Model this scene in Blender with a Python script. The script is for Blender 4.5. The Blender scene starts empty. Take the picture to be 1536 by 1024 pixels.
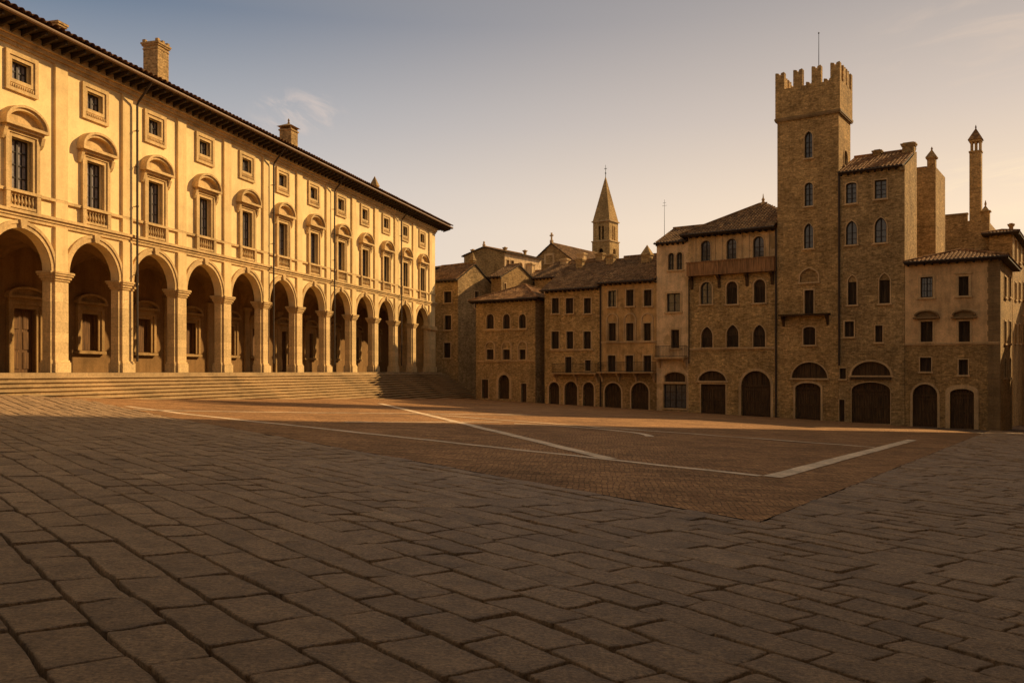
import bpy, bmesh, math, random
import numpy as np
from mathutils import Vector, Matrix
random.seed(7); rng = np.random.default_rng(11)
R = math.radians
C = bpy.context.scene.collection
SC = bpy.context.scene

# ------------------------------------------------------------------ camera
FPX, HZ, CX, CZ = 1300.0, 557.0, 768.0, 1.68      # focal length in photo pixels, horizon row, centre column, eye height
cam = bpy.data.cameras.new('camera'); co = bpy.data.objects.new('camera', cam); C.objects.link(co)
cam.sensor_width = 36; cam.lens = FPX / 1536 * 36; cam.shift_y = (HZ - 512) / 1536
cam.clip_start = 0.1; cam.clip_end = 5000
co.location = (0, 0, CZ); co.rotation_euler = (R(90), 0, 0)
SC.camera = co
# ------------------------------------------------------------------ sun, sky, exposure
SUN_EL = 28.5
SUN_AZ = 58.0                                      # degrees clockwise from the viewing direction
S = Vector((math.sin(R(SUN_AZ)) * math.cos(R(SUN_EL)), math.cos(R(SUN_AZ)) * math.cos(R(SUN_EL)), math.sin(R(SUN_EL))))
sl = bpy.data.lights.new('sun', 'SUN'); so = bpy.data.objects.new('sun', sl); C.objects.link(so)
sl.energy = 5.0; sl.angle = R(0.9); sl.color = (1.0, 0.675, 0.32)
so.rotation_euler = S.to_track_quat('Z', 'Y').to_euler(); so.location = S * 200
SC.view_settings.view_transform = 'Standard'; SC.view_settings.look = 'None'
SC.view_settings.exposure = 0.22; SC.view_settings.gamma = 1.0

class NT:
    """small helper round a node tree"""
    def __init__(s, nt): s.nt = nt
    def n(s, typ, ins=None, **props):
        nd = s.nt.nodes.new(typ)
        for k, v in props.items(): setattr(nd, k, v)
        for k, v in (ins or {}).items():
            if isinstance(v, bpy.types.NodeSocket): s.nt.links.new(v, nd.inputs[k])
            else: nd.inputs[k].default_value = v
        return nd
    def math(s, op, a, b=0.0, clamp=False):
        return s.n('ShaderNodeMath', {0: a, 1: b}, operation=op, use_clamp=clamp).outputs[0]
    def vmath(s, op, a, b=(0, 0, 0), out=0):
        return s.n('ShaderNodeVectorMath', {0: a, 1: b}, operation=op).outputs[out]
    def mix(s, f, a, b, bt='MIX'):
        nd = s.n('ShaderNodeMix', data_type='RGBA', blend_type=bt)
        for i, v in ((0, f), (6, a), (7, b)):
            if isinstance(v, bpy.types.NodeSocket): s.nt.links.new(v, nd.inputs[i])
            else: nd.inputs[i].default_value = v if i == 0 or len(v) == 4 else (*v, 1)
        return nd.outputs[2]
    def ramp(s, f, stops, interp='LINEAR'):
        nd = s.n('ShaderNodeValToRGB', {0: f}); cr = nd.color_ramp; cr.interpolation = interp
        while len(cr.elements) < len(stops): cr.elements.new(0.5)
        for e, (p, c) in zip(cr.elements, stops):
            e.position = p; e.color = (c, c, c, 1) if isinstance(c, (int, float)) else (*c, 1)
        return nd.outputs[0]
    def maprange(s, v, a, b, c=0.0, d=1.0, smooth=True):
        nd = s.n('ShaderNodeMapRange', {0: v, 1: a, 2: b, 3: c, 4: d}, interpolation_type='SMOOTHSTEP' if smooth else 'LINEAR')
        return nd.outputs[0]
    def noise(s, vec, scale, detail=4, rough=0.6, dist=0.0):
        return s.n('ShaderNodeTexNoise', {'Vector': vec, 'Scale': scale, 'Detail': detail, 'Roughness': rough, 'Distortion': dist}).outputs[0]

w = bpy.data.worlds.new('World'); SC.world = w; w.use_nodes = True
w.node_tree.nodes.clear(); W = NT(w.node_tree)
sky = W.n('ShaderNodeTexSky', sky_type='NISHITA', sun_disc=False, sun_elevation=R(SUN_EL), sun_rotation=R(SUN_AZ), air_density=1.6, dust_density=4.0, ozone_density=1.0)
tc = W.n('ShaderNodeTexCoord').outputs['Generated']
dirv = W.vmath('NORMALIZE', tc)
sep = W.n('ShaderNodeSeparateXYZ', {0: dirv})
sd = W.vmath('DOT_PRODUCT', dirv, tuple(S), out=1)
# evening sky: peach above the roofs, lilac grey, then blue grey overhead, warmer round the sun
elev = W.ramp(sep.outputs[2], [(0.0, (.78, .66, .54)), (.09, (.74, .65, .57)), (.20, (.56, .53, .52)), (.29, (.335, .36, .405)), (.37, (.128, .185, .272)), (.50, (.26, .25, .245)), (1.0, (.34, .30, .255))])
warm = W.ramp(sep.outputs[2], [(0.0, (1.0, .75, .48)), (.16, (.95, .735, .525)), (.27, (.64, .53, .45)), (.40, (.36, .325, .315)), (.55, (.34, .30, .27)), (1.0, (.34, .30, .255))])
skyc = W.mix(W.maprange(sd, .15, .95), elev, warm)
skyc = W.mix(1.0, skyc, W.ramp(W.maprange(sd, -1, .1, smooth=False), [(0, (.95, .78, .58)), (.6, (.95, .84, .70)), (1, (1, 1, 1))]), 'MULTIPLY')
# thin wisps of cloud, one small over the palace, long streaks low towards the sun
def cloud(px, py, sx, sy, scale, stretch, amt, lo, hi, col):
    d = Vector(((px - CX) / FPX, 1, (HZ - py) / FPX)).normalized()
    az = W.math('ARCTAN2', sep.outputs[0], sep.outputs[1]); el = W.math('ARCSINE', sep.outputs[2])
    da = W.math('DIVIDE', W.math('SUBTRACT', az, math.atan2(d.x, d.y)), sx); de = W.math('DIVIDE', W.math('SUBTRACT', el, math.asin(d.z)), sy)
    r2 = W.math('ADD', W.math('MULTIPLY', da, da), W.math('MULTIPLY', de, de))
    m = W.maprange(r2, 1.0, 0.0)
    v = W.n('ShaderNodeCombineXYZ', {0: W.math('ADD', az, W.math('MULTIPLY', el, stretch[1])), 1: W.math('MULTIPLY', el, stretch[0])}).outputs[0]
    nz = W.maprange(W.noise(v, scale, 6, .62, .6), lo, hi)
    global skyc
    skyc = W.mix(W.math('MULTIPLY', W.math('MULTIPLY', m, nz), amt), skyc, col)
cloud(447, 172, .062, .030, 26, (1.5, .9), .62, .42, .70, (.72, .58, .50))
cloud(1470, 285, .16, .045, 9, (5.0, -1.8), .55, .42, .70, (1.0, .78, .52))
cloud(1500, 60, .16, .07, 7, (5.0, -1.2), .30, .45, .75, (.80, .60, .45))
nis = W.mix(1.0, sky.outputs[0], (.03, .03, .03), 'MULTIPLY')
tot = W.mix(.07, skyc, nis)
bg = W.n('ShaderNodeBackground', {'Color': tot, 'Strength': .97})
W.nt.links.new(bg.outputs[0], W.n('ShaderNodeOutputWorld').inputs[0])

# ------------------------------------------------------------------ mesh helpers
class MB:
    def __init__(s): s.v = []; s.f = []
    def add(s, vs, fs):
        o = len(s.v); s.v += [tuple(p) for p in vs]; s.f += [tuple(i + o for i in f) for f in fs]
    def box(s, x0, x1, y0, y1, z0, z1):
        s.add([(x0, y0, z0), (x1, y0, z0), (x1, y1, z0), (x0, y1, z0), (x0, y0, z1), (x1, y0, z1), (x1, y1, z1), (x0, y1, z1)],
              [(0, 1, 2, 3), (4, 7, 6, 5), (0, 4, 5, 1), (1, 5, 6, 2), (2, 6, 7, 3), (3, 7, 4, 0)])
    def poly(s, pts): s.add(pts, [tuple(range(len(pts)))])
    def prism(s, prof, y0, y1):                     # prof: (x, z) outline, pushed from y0 to y1
        n = len(prof)
        s.add([(x, y0, z) for x, z in prof] + [(x, y1, z) for x, z in prof],
              [tuple(range(n)), tuple(range(2 * n - 1, n - 1, -1))] + [(i, n + i, n + (i + 1) % n, (i + 1) % n) for i in range(n)])
    def prismx(s, prof, x0, x1):                    # prof: (y, z) outline, pushed along x
        n = len(prof)
        s.add([(x0, y, z) for y, z in prof] + [(x1, y, z) for y, z in prof],
              [tuple(range(n)), tuple(range(2 * n - 1, n - 1, -1))] + [(i, n + i, n + (i + 1) % n, (i + 1) % n) for i in range(n)])
    def tube(s, pts, r, n=8, r2=None):
        pts = [Vector(p) for p in pts]; rings = []
        for i, p in enumerate(pts):
            d = (pts[min(i + 1, len(pts) - 1)] - pts[max(i - 1, 0)]).normalized()
            a = d.cross(Vector((0, 0, 1)) if abs(d.z) < .9 else Vector((1, 0, 0))).normalized(); b = d.cross(a)
            rr = r if r2 is None else r + (r2 - r) * i / (len(pts) - 1)
            rings.append([p + (a * math.cos(2 * math.pi * k / n) + b * math.sin(2 * math.pi * k / n)) * rr for k in range(n)])
        fs = []
        for i in range(len(pts) - 1):
            for k in range(n): fs.append((i * n + k, i * n + (k + 1) % n, (i + 1) * n + (k + 1) % n, (i + 1) * n + k))
        fs += [tuple(range(n)), tuple(range(len(pts) * n - n, len(pts) * n))]
        s.add([p for r_ in rings for p in r_], fs)
    def lathe(s, prof, cx, cy, n=10):               # prof: (radius, z)
        fs = []; m = len(prof)
        vs = [(cx + r * math.cos(2 * math.pi * k / n), cy + r * math.sin(2 * math.pi * k / n), z) for r, z in prof for k in range(n)]
        for i in range(m - 1):
            for k in range(n): fs.append((i * n + k, i * n + (k + 1) % n, (i + 1) * n + (k + 1) % n, (i + 1) * n + k))
        fs += [tuple(range(n)), tuple(range(m * n - n, m * n))]
        s.add(vs, fs)
    def pyramid(s, x0, x1, y0, y1, z0, z1):
        s.add([(x0, y0, z0), (x1, y0, z0), (x1, y1, z0), (x0, y1, z0), ((x0 + x1) / 2, (y0 + y1) / 2, z1)], [(0, 1, 4), (1, 2, 4), (2, 3, 4), (3, 0, 4), (3, 2, 1, 0)])
    def build(s, name, mat, parent=None, loc=(0, 0, 0), smooth=False):
        me = bpy.data.meshes.new(name); me.from_pydata(s.v, [], s.f); me.update()
        if smooth:
            for p in me.polygons: p.use_smooth = True
        me.materials.append(mat)
        o = bpy.data.objects.new(name, me); C.objects.link(o); o.location = loc
        if parent: o.parent = parent
        return o

def empty(name, loc, rot=0.0):
    o = bpy.data.objects.new(name, None); C.objects.link(o); o.location = loc; o.rotation_euler = (0, 0, rot); o.empty_display_size = .5
    return o
def tag(o, label=None, cat=None, group=None, kind=None):
    for k, v in (('label', label), ('category', cat), ('group', group), ('kind', kind)):
        if v: o[k] = v
    return o
def dup(o, parent, loc):                            # a part with copies of its own pieces
    c = o.copy(); C.objects.link(c); c.parent = parent; c.location = loc
    for ch in list(o.children):
        d = ch.copy(); C.objects.link(d); d.parent = c
    return c

def outline(x0, x1, z0, z1, shape, n=7):
    """opening outline from bottom left over the top to bottom right; returns points and spring height"""
    w2 = (x1 - x0) / 2; xm = (x0 + x1) / 2
    if shape == 'r': return [(x0, z0), (x0, z1), (x1, z1), (x1, z0)], z1
    if shape == 'o': rise = min(w2, z1 - z0)
    elif shape == 's': rise = min(w2 * .45, (z1 - z0) * .5)
    else: rise = min(w2 * 1.62, (z1 - z0) * .6)
    zs = z1 - rise; L = []
    for i in range(n + 1):
        t = i / n
        if shape == 'p':
            a = t * math.acos(max(-1, min(1, 1 - 1 / 1.8)))     # left flank of a pointed arch
            r_ = 1.8 * w2; x = x0 + r_ - r_ * math.cos(a); z = zs + rise * math.sin(a) / math.sin(math.acos(1 - 1 / 1.8))
        else:
            a = t * math.pi / 2; x = xm - w2 * math.cos(a); z = zs + rise * math.sin(a)
        L.append((x, z))
    Rr = [(2 * xm - x, z) for x, z in reversed(L[:-1])]
    return [(x0, z0)] + L + Rr + [(x1, z0)], zs

def wall(mb, x0, x1, z0, z1, ops, depth=.28, y=0.0):
    """front wall sheet at y with real openings and reveals; ops: (x0, x1, z0, z1, shape)"""
    xs = sorted({x0, x1, *[max(x0, min(x1, v)) for o in ops for v in o[:2]]}); zs = sorted({z0, z1, *[max(z0, min(z1, v)) for o in ops for v in o[2:4]]})
    for i in range(len(xs) - 1):
        for j in range(len(zs) - 1):
            a, b, c, d = xs[i], xs[i + 1], zs[j], zs[j + 1]
            if b - a < 1e-5 or d - c < 1e-5: continue
            mx, mz = (a + b) / 2, (c + d) / 2
            if any(o[0] < mx < o[1] and o[2] < mz < o[3] for o in ops): continue
            mb.poly([(a, y, c), (b, y, c), (b, y, d), (a, y, d)])
    for o in ops:
        pts, zsp = outline(*o)
        if o[4] != 'r':
            h = len(pts) // 2
            for side, corner in ((pts[1:h + 1], (o[0], o[3])), (pts[h:-1], (o[1], o[3]))):
                for p, q in zip(side[:-1], side[1:]):
                    mb.add([(corner[0], y, corner[1]), (p[0], y, p[1]), (q[0], y, q[1])], [(0, 1, 2)])
        loop = pts if o[2] <= z0 + 1e-4 else pts + [pts[0]]   # no sill where the opening reaches the bottom
        for p, q in zip(loop[:-1], loop[1:]):
            mb.poly([(p[0], y, p[1]), (q[0], y, q[1]), (q[0], y + depth, q[1]), (p[0], y + depth, p[1])])

def band(mb, pin, pout, y0, y1):
    """raised trim between an inner and an outer outline, from y0 (front) back to y1"""
    n = len(pin)
    for i in range(n - 1):
        a, b, c, d = pin[i], pin[i + 1], pout[i + 1], pout[i]
        mb.poly([(a[0], y0, a[1]), (b[0], y0, b[1]), (c[0], y0, c[1]), (d[0], y0, d[1])])
        mb.poly([(d[0], y0, d[1]), (c[0], y0, c[1]), (c[0], y1, c[1]), (d[0], y1, d[1])])
        mb.poly([(a[0], y0, a[1]), (b[0], y0, b[1]), (b[0], y1, b[1]), (a[0], y1, a[1])])
    for a, d in ((pin[0], pout[0]), (pin[-1], pout[-1])):
        mb.poly([(a[0], y0, a[1]), (d[0], y0, d[1]), (d[0], y1, d[1]), (a[0], y1, a[1])])

def tile_sheet(mb, P0, a, s, L, T, clips=(), period=.27, course=.40, amp=.075):
    """one roof slope of round clay tiles: P0 eave corner, a along the eave, s up the slope"""
    P0 = Vector(P0); a = Vector(a).normalized(); s = Vector(s).normalized(); n = a.cross(s)
    if n.z < 0: n = -n
    nu = max(2, int(L / period)) ; per = L / nu; nc = max(2, int(T / course)); cl = T / nc
    seg = 6; us = [i * per / seg for i in range(nu * seg + 1)]
    vs, fs = [], []
    hu = [amp * (abs(math.sin(math.pi * (i / seg))) ** .7) for i in range(nu * seg + 1)]
    jit = [[random.uniform(-.016, .016) for _ in range(nu + 1)] for _ in range(nc)]
    rows = []
    for j in range(nc): rows += [(j * cl, .05, j), ((j + 1) * cl - .002, .012, j)]
    m = len(us)
    for v, dz, j in rows:
        for i, u in enumerate(us):
            k = min(i // seg, nu - 1)
            vs.append(P0 + a * u + s * (v + (jit[j][k] if 0 < v < T * .98 else 0)) + n * (hu[i] + dz + jit[j][k] * .5))
    for r_ in range(len(rows) - 1):
        for i in range(m - 1): fs.append((r_ * m + i, r_ * m + i + 1, (r_ + 1) * m + i + 1, (r_ + 1) * m + i))
    if clips:
        bm = bmesh.new(); bv = [bm.verts.new(v) for v in vs]
        for f in fs: bm.faces.new([bv[i] for i in f])
        for pc, pn in clips:                        # keep the side the normal points away from
            bmesh.ops.bisect_plane(bm, geom=bm.verts[:] + bm.edges[:] + bm.faces[:], plane_co=pc, plane_no=pn, clear_outer=True)
        bm.verts.index_update()
        vs = [v.co.copy() for v in bm.verts]; fs = [[v.index for v in f.verts] for f in bm.faces]; bm.free()
    mb.add(vs, fs)

# ------------------------------------------------------------------ materials
def base(name, rough=.85, spec=.3):
    m = bpy.data.materials.new(name); m.use_nodes = True; t = NT(m.node_tree); b = t.nt.nodes['Principled BSDF']
    b.inputs['Roughness'].default_value = rough; b.inputs['Specular IOR Level'].default_value = spec
    t.b = b; t.pos = t.n('ShaderNodeNewGeometry').outputs['Position']; t.obj = t.n('ShaderNodeTexCoord').outputs['Object']
    return m, t
def finish(t, col, height=None, strength=.4, dist=.02):
    t.nt.links.new(col, t.b.inputs['Base Color'])
    if height is not None:
        bp = t.n('ShaderNodeBump', {'Height': height, 'Strength': strength, 'Distance': dist}); t.nt.links.new(bp.outputs[0], t.b.inputs['Normal'])
def wallvec(t):
    sp = t.n('ShaderNodeSeparateXYZ', {0: t.obj})
    return t.n('ShaderNodeCombineXYZ', {0: t.math('ADD', sp.outputs[0], sp.outputs[1]), 1: sp.outputs[2]}).outputs[0]
def weather(t, col, amt=.5, streak=.35):
    n1 = t.noise(t.pos, .33, 5, .65, .4); col = t.mix(amt, col, t.ramp(n1, [(.37, .55), (.5, .95), (.63, 1.2)]), 'MULTIPLY')
    sv = t.vmath('MULTIPLY', t.pos, (1.7, 1.7, .16)); n2 = t.noise(sv, 1.0, 5, .65)
    return t.mix(streak, col, t.ramp(n2, [(.38, .42), (.52, 1.0)]), 'MULTIPLY')
def masonry(name, cA, cB, mort, bw=.38, bh=.135, amt=.55, strength=.7, streak=.3, patch=None):
    m, t = base(name, .92, .15)
    v = wallvec(t); dn = t.n('ShaderNodeTexNoise', {'Vector': t.obj, 'Scale': 1.6, 'Detail': 3}).outputs[1]
    v = t.vmath('ADD', v, t.vmath('MULTIPLY', t.vmath('SUBTRACT', dn, (.5, .5, .5)), (.12, .07, 0)))
    br = t.n('ShaderNodeTexBrick', {'Vector': v, 'Color1': (*cA, 1), 'Color2': (*cB, 1), 'Mortar': (*mort, 1), 'Scale': 1.0, 'Mortar Size': .014, 'Mortar Smooth': .5, 'Bias': 0.0, 'Brick Width': bw, 'Row Height': bh})
    vo = t.n('ShaderNodeTexVoronoi', {'Vector': t.vmath('MULTIPLY', v, (1 / bw * 1.1, 1 / bh * .9, 1)), 'Scale': 1.0}).outputs['Color']
    col = t.mix(.62, br.outputs[0], t.ramp(vo, [(0, .5), (.5, 1.0), (1, 1.5)]), 'MULTIPLY')
    fine = t.noise(t.pos, 7, 6, .7)
    col = t.mix(.6, col, t.ramp(fine, [(.38, .5), (.5, 1.0), (.62, 1.4)]), 'MULTIPLY')
    if patch: col = t.mix(t.maprange(t.noise(t.pos, .45, 4, .6, .5), .52, .60), col, t.mix(.4, patch, t.ramp(fine, [(.3, .6), (.7, 1.2)]), 'MULTIPLY'))
    col = weather(t, col, amt, streak)
    h = t.math('ADD', t.math('MULTIPLY', br.outputs[1], -.8), t.math('ADD', t.math('MULTIPLY', fine, .9), t.math('MULTIPLY', t.n('ShaderNodeSeparateColor', {0: vo}).outputs[0], .6)))
    finish(t, col, h, strength, .03); return m
def plaster(name, c, amt=.4, streak=.25, patch=None, grain=.35, strength=.35, flat=.3):
    m, t = base(name, .9, .15); fine = t.noise(t.pos, 11, 6, .72); mid = t.noise(t.pos, 1.5, 5, .6, .3)
    col = t.mix(grain, c, t.ramp(fine, [(.38, .65), (.5, 1.0), (.62, 1.22)]), 'MULTIPLY')
    col = t.mix(flat, col, t.ramp(mid, [(.38, .65), (.5, 1.0), (.62, 1.15)]), 'MULTIPLY')
    if patch: col = t.mix(t.maprange(t.noise(t.pos, .5, 5, .65, .6), .56, .62), col, patch)
    col = weather(t, col, amt, streak)
    finish(t, col, t.math('ADD', fine, t.math('MULTIPLY', mid, .7)), strength, .02); return m
def ashlar(name, c, bw=.9, bh=.42, amt=.45, streak=.3):
    m, t = base(name, .85, .2); v = wallvec(t)
    br = t.n('ShaderNodeTexBrick', {'Vector': v, 'Color1': (*c, 1), 'Color2': (*[x * .8 for x in c], 1), 'Mortar': (*[x * .45 for x in c], 1), 'Scale': 1.0, 'Mortar Size': .006, 'Mortar Smooth': .4, 'Brick Width': bw, 'Row Height': bh})
    fine = t.noise(t.pos, 9, 7, .72); col = t.mix(.5, br.outputs[0], t.ramp(fine, [(.38, .6), (.5, 1.0), (.62, 1.25)]), 'MULTIPLY')
    col = weather(t, col, amt, streak); finish(t, col, t.math('SUBTRACT', fine, t.math('MULTIPLY', br.outputs[1], .5)), .45, .02); return m
def tilemat(name, c1, c2, c3):
    m, t = base(name, .9, .15)
    vo = t.n('ShaderNodeTexVoronoi', {'Vector': t.pos, 'Scale': 3.4}).outputs['Color']; r_ = t.n('ShaderNodeSeparateColor', {0: vo}).outputs[0]
    col = t.ramp(r_, [(0, c1), (.5, c2), (1, c3)]); fine = t.noise(t.pos, 9, 5, .7)
    col = t.mix(.6, col, t.ramp(fine, [(.38, .5), (.52, 1.0), (.64, 1.3)]), 'MULTIPLY'); col = weather(t, col, .6, .2)
    finish(t, col, fine, .5, .02); return m
def woodmat(name, c, rough=.75):
    m, t = base(name, rough, .25); sv = t.vmath('MULTIPLY', t.obj, (14, 14, .9)); n1 = t.noise(sv, 1.0, 6, .65, .5)
    col = t.mix(.8, c, t.ramp(n1, [(.38, .4), (.52, 1.0), (.64, 1.5)]), 'MULTIPLY'); col = t.mix(.5, col, t.ramp(t.noise(t.pos, .9, 3), [(.3, .55), (.7, 1.25)]), 'MULTIPLY')
    finish(t, col, n1, .35, .01); return m
def plain(name, c, rough=.6, spec=.3, metal=0.0):
    m, t = base(name, rough, spec); t.b.inputs['Metallic'].default_value = metal; n1 = t.noise(t.pos, 14, 5, .65)
    finish(t, t.mix(.5, c, t.ramp(n1, [(.3, .55), (.7, 1.3)]), 'MULTIPLY'), n1, .2, .01); return m
def glassmat(name, c, rough=.10):
    m, t = base(name, rough, .55); n1 = t.noise(t.pos, 1.3, 3, .5); n2 = t.noise(t.pos, 5, 4, .6)
    finish(t, t.mix(.6, c, t.ramp(n2, [(.3, .4), (.7, 1.3)]), 'MULTIPLY'), n1, .25, .05); return m

M = {}
M['palace_plaster'] = plaster('palace_plaster', (.90, .68, .34), .30, .12, None, .2, .25, .2)
M['palace_strip'] = plaster('palace_strip_plaster', (.82, .60, .285), .30, .2, None, .25, .25, .22)
M['palace_stone'] = ashlar('palace_stone', (.80, .57, .275), 1.15, .5, .35, .3)
M['palace_trim'] = plaster('palace_trim_stone', (.66, .46, .215), .35, .35, None, .5, .45)
M['palace_inner_shade'] = plaster('palace_inner_shaded_plaster', (.27, .155, .06), .45, .35, None, .4, .4)  # colour darkened so the arcade inside looks shaded where sun enters
M['inner_trim_shade'] = plaster('inner_trim_shaded_stone', (.42, .27, .115), .4, .4, None, .5, .45)  # darker copy of the palace trim, arcade shade put into the colour
M['step_stone'] = ashlar('step_stone', (.47, .325, .165), 1.4, 10, .5, .2)
M['brick'] = masonry('brown_brick', (0.539, 0.358, 0.155), (0.364, 0.231, 0.094), (0.437, 0.302, 0.147), .28, .09)
M['brick_dark'] = masonry('dark_brick', (0.463, 0.294, 0.120), (0.299, 0.183, 0.071), (0.359, 0.237, 0.108), .28, .09)
M['rubble'] = masonry('rubble_stone', (.64, .42, .175), (.44, .275, .108), (.48, .315, .13), .32, .115, .6, .9)
M['rubble_grey'] = masonry('grey_rubble_stone', (.53, .355, .16), (.35, .225, .097), (.39, .26, .115), .32, .11, .6, .9)
M['tower_stone'] = masonry('tower_stone', (.58, .375, .155), (.39, .24, .094), (.43, .27, .112), .32, .105, .6, .8)
M['plaster_ochre'] = plaster('ochre_plaster', (.60, .37, .15), .55, .4, (0.391, 0.232, 0.091), .5, .5, .5)
M['plaster_tan'] = plaster('tan_plaster', (.68, .46, .225), .5, .4, (0.414, 0.275, 0.122), .5, .5, .5)
M['plaster_pale'] = plaster('pale_plaster', (.76, .53, .29), .45, .35, (0.529, 0.354, 0.171), .45, .5, .45)
M['plaster_pink'] = plaster('rose_plaster', (.70, .455, .225), .45, .35, None, .45, .5, .45)
M['trim'] = plaster('window_stone', (.60, .41, .21), .35, .35, None, .5, .5)
M['quoin'] = ashlar('quoin_stone', (.30, .195, .09), .9, .32)
M['tile'] = tilemat('clay_tile', (.19, .095, .04), (.30, .155, .064), (.44, .245, .105))
M['tile_dark'] = tilemat('dark_clay_tile', (.15, .083, .038), (.25, .137, .06), (.36, .21, .094))
M['wood'] = woodmat('dark_wood', (.085, .046, .018)); M['wood_warm'] = woodmat('brown_wood', (.15, .075, .026)); M['shutter'] = woodmat('shutter_wood', (.075, .045, .022))
M['eave'] = woodmat('eave_shaded_wood', (.045, .027, .013)); M['gutter'] = plain('copper_gutter', (.16, .082, .034), .55, .4); M['pipe'] = plain('dark_pipe', (.05, .03, .017), .6, .4)  # eave wood darkened to deepen the shadow under the eaves
M['iron'] = plain('iron', (.03, .022, .015), .6, .4); M['frame'] = plain('window_frame_paint', (.035, .022, .013), .6, .3)
M['glass'] = glassmat('window_glass', (.10, .095, .09)); M['palace_glass'] = glassmat('sky_toned_glass', (.30, .265, .245), .07)  # palace panes: pale base colour stands in for reflected sky
M['dark'] = plain('unlit_interior', (.02, .014, .009), .8, .2)  # near-black, stands in for the unlit inside of the belfry
M['wood_para'] = woodmat('parapet_brick', (.30, .155, .062))

# ------------------------------------------------------------------ ground
def ground_z(x, y):
    x = np.asarray(x, float); y = np.asarray(y, float)
    xc = np.clip(x, -34, 60); yc = np.clip(y, -25, 110)
    z = -.0467 * xc - .0149 * yc
    return z + .40 * np.exp(-(((x + 24.5) / 6.5) ** 2 + ((y - 34.5) / 7.0) ** 2))
def gz(x, y): return float(ground_z(x, y))
C0 = np.array((3.3, 11.55)); A_ = np.array((-15.2, 18.45)); A_ /= np.linalg.norm(A_); B_ = np.array((-A_[1], A_[0])) * -1   # A_ along the slab rows, B_ across them
def pq(p, q): return C0[0] + A_[0] * p + B_[0] * q, C0[1] + A_[1] * p + B_[1] * q
KS = .345                                            # slant of the brick field's right edge in row coordinates

def vnoise(x, y, seed=0):
    x = np.asarray(x, float); y = np.asarray(y, float); xi = np.floor(x).astype(np.int64); yi = np.floor(y).astype(np.int64); fx = x - xi; fy = y - yi
    def h(a, b):
        n = (a * 374761393 + b * 668265263 + seed * 974634777) & 0xffffffff; n = ((n ^ (n >> 13)) * 1274126177) & 0xffffffff; return ((n ^ (n >> 16)) & 0xffff) / 65535.0
    u = fx * fx * (3 - 2 * fx); v = fy * fy * (3 - 2 * fy)
    return (h(xi, yi) * (1 - u) + h(xi + 1, yi) * u) * (1 - v) + (h(xi, yi + 1) * (1 - u) + h(xi + 1, yi + 1) * u) * v

def sheet(name, xs, ys, zoff, mat, fn=None):
    X, Y = np.meshgrid(xs, ys); Z = ground_z(X, Y) + zoff; nx, ny = len(xs), len(ys)
    v = np.stack([X.ravel(), Y.ravel(), Z.ravel()], 1); i = np.arange(nx * ny).reshape(ny, nx)
    f = np.stack([i[:-1, :-1].ravel(), i[:-1, 1:].ravel(), i[1:, 1:].ravel(), i[1:, :-1].ravel()], 1)
    me = bpy.data.meshes.new(name); me.from_pydata(v.tolist(), [], f.tolist()); me.materials.append(mat)
    for p in me.polygons: p.use_smooth = True
    o = bpy.data.objects.new(name, me); C.objects.link(o); return o

# earth under everything: shows in the joints
m, t = base('joint_earth', .95, .1); n1 = t.noise(t.pos, 8, 5); finish(t, t.mix(.7, (.018, .012, .006), t.ramp(n1, [(.3, .5), (.7, 1.4)]), 'MULTIPLY'), n1, .4, .02); M['earth'] = m
gx = np.concatenate([[-1500, -600, -250, -120], np.arange(-70, 101, 2.0), [140, 250, 600, 1500]]); gy = np.concatenate([[-1500, -500, -120, -50], np.arange(-26, 131, 2.0), [170, 260, 600, 2000]])
tag(sheet('ground', gx, gy, -.085, M['earth']), kind='structure')

m, t = base('slab_stone', .60, .45)
tint = t.n('ShaderNodeAttribute', attribute_name='tint').outputs['Fac']
f1 = t.noise(t.pos, 34, 8, .78); f2 = t.noise(t.pos, 3.2, 5, .62, .5); f3 = t.noise(t.vmath('MULTIPLY', t.pos, (4, 18, 4)), 3.0, 6, .7)
col = t.ramp(tint, [(0, (.29, .182, .092)), (.35, (.40, .252, .128)), (.75, (.48, .305, .157)), (1, (.58, .38, .20))])
col = t.mix(.85, col, t.ramp(f1, [(.37, .40), (.5, 1.0), (.62, 1.5)]), 'MULTIPLY'); col = t.mix(.55, col, t.ramp(f2, [(.38, .6), (.5, 1.0), (.62, 1.25)]), 'MULTIPLY')
col = t.mix(.45, col, t.ramp(f3, [(.38, .6), (.5, 1.0), (.62, 1.3)]), 'MULTIPLY')
finish(t, col, t.math('ADD', f1, t.math('ADD', t.math('MULTIPLY', f2, 1.2), t.math('MULTIPLY', f3, .8))), 1.0, .05); M['slab'] = m

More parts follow.
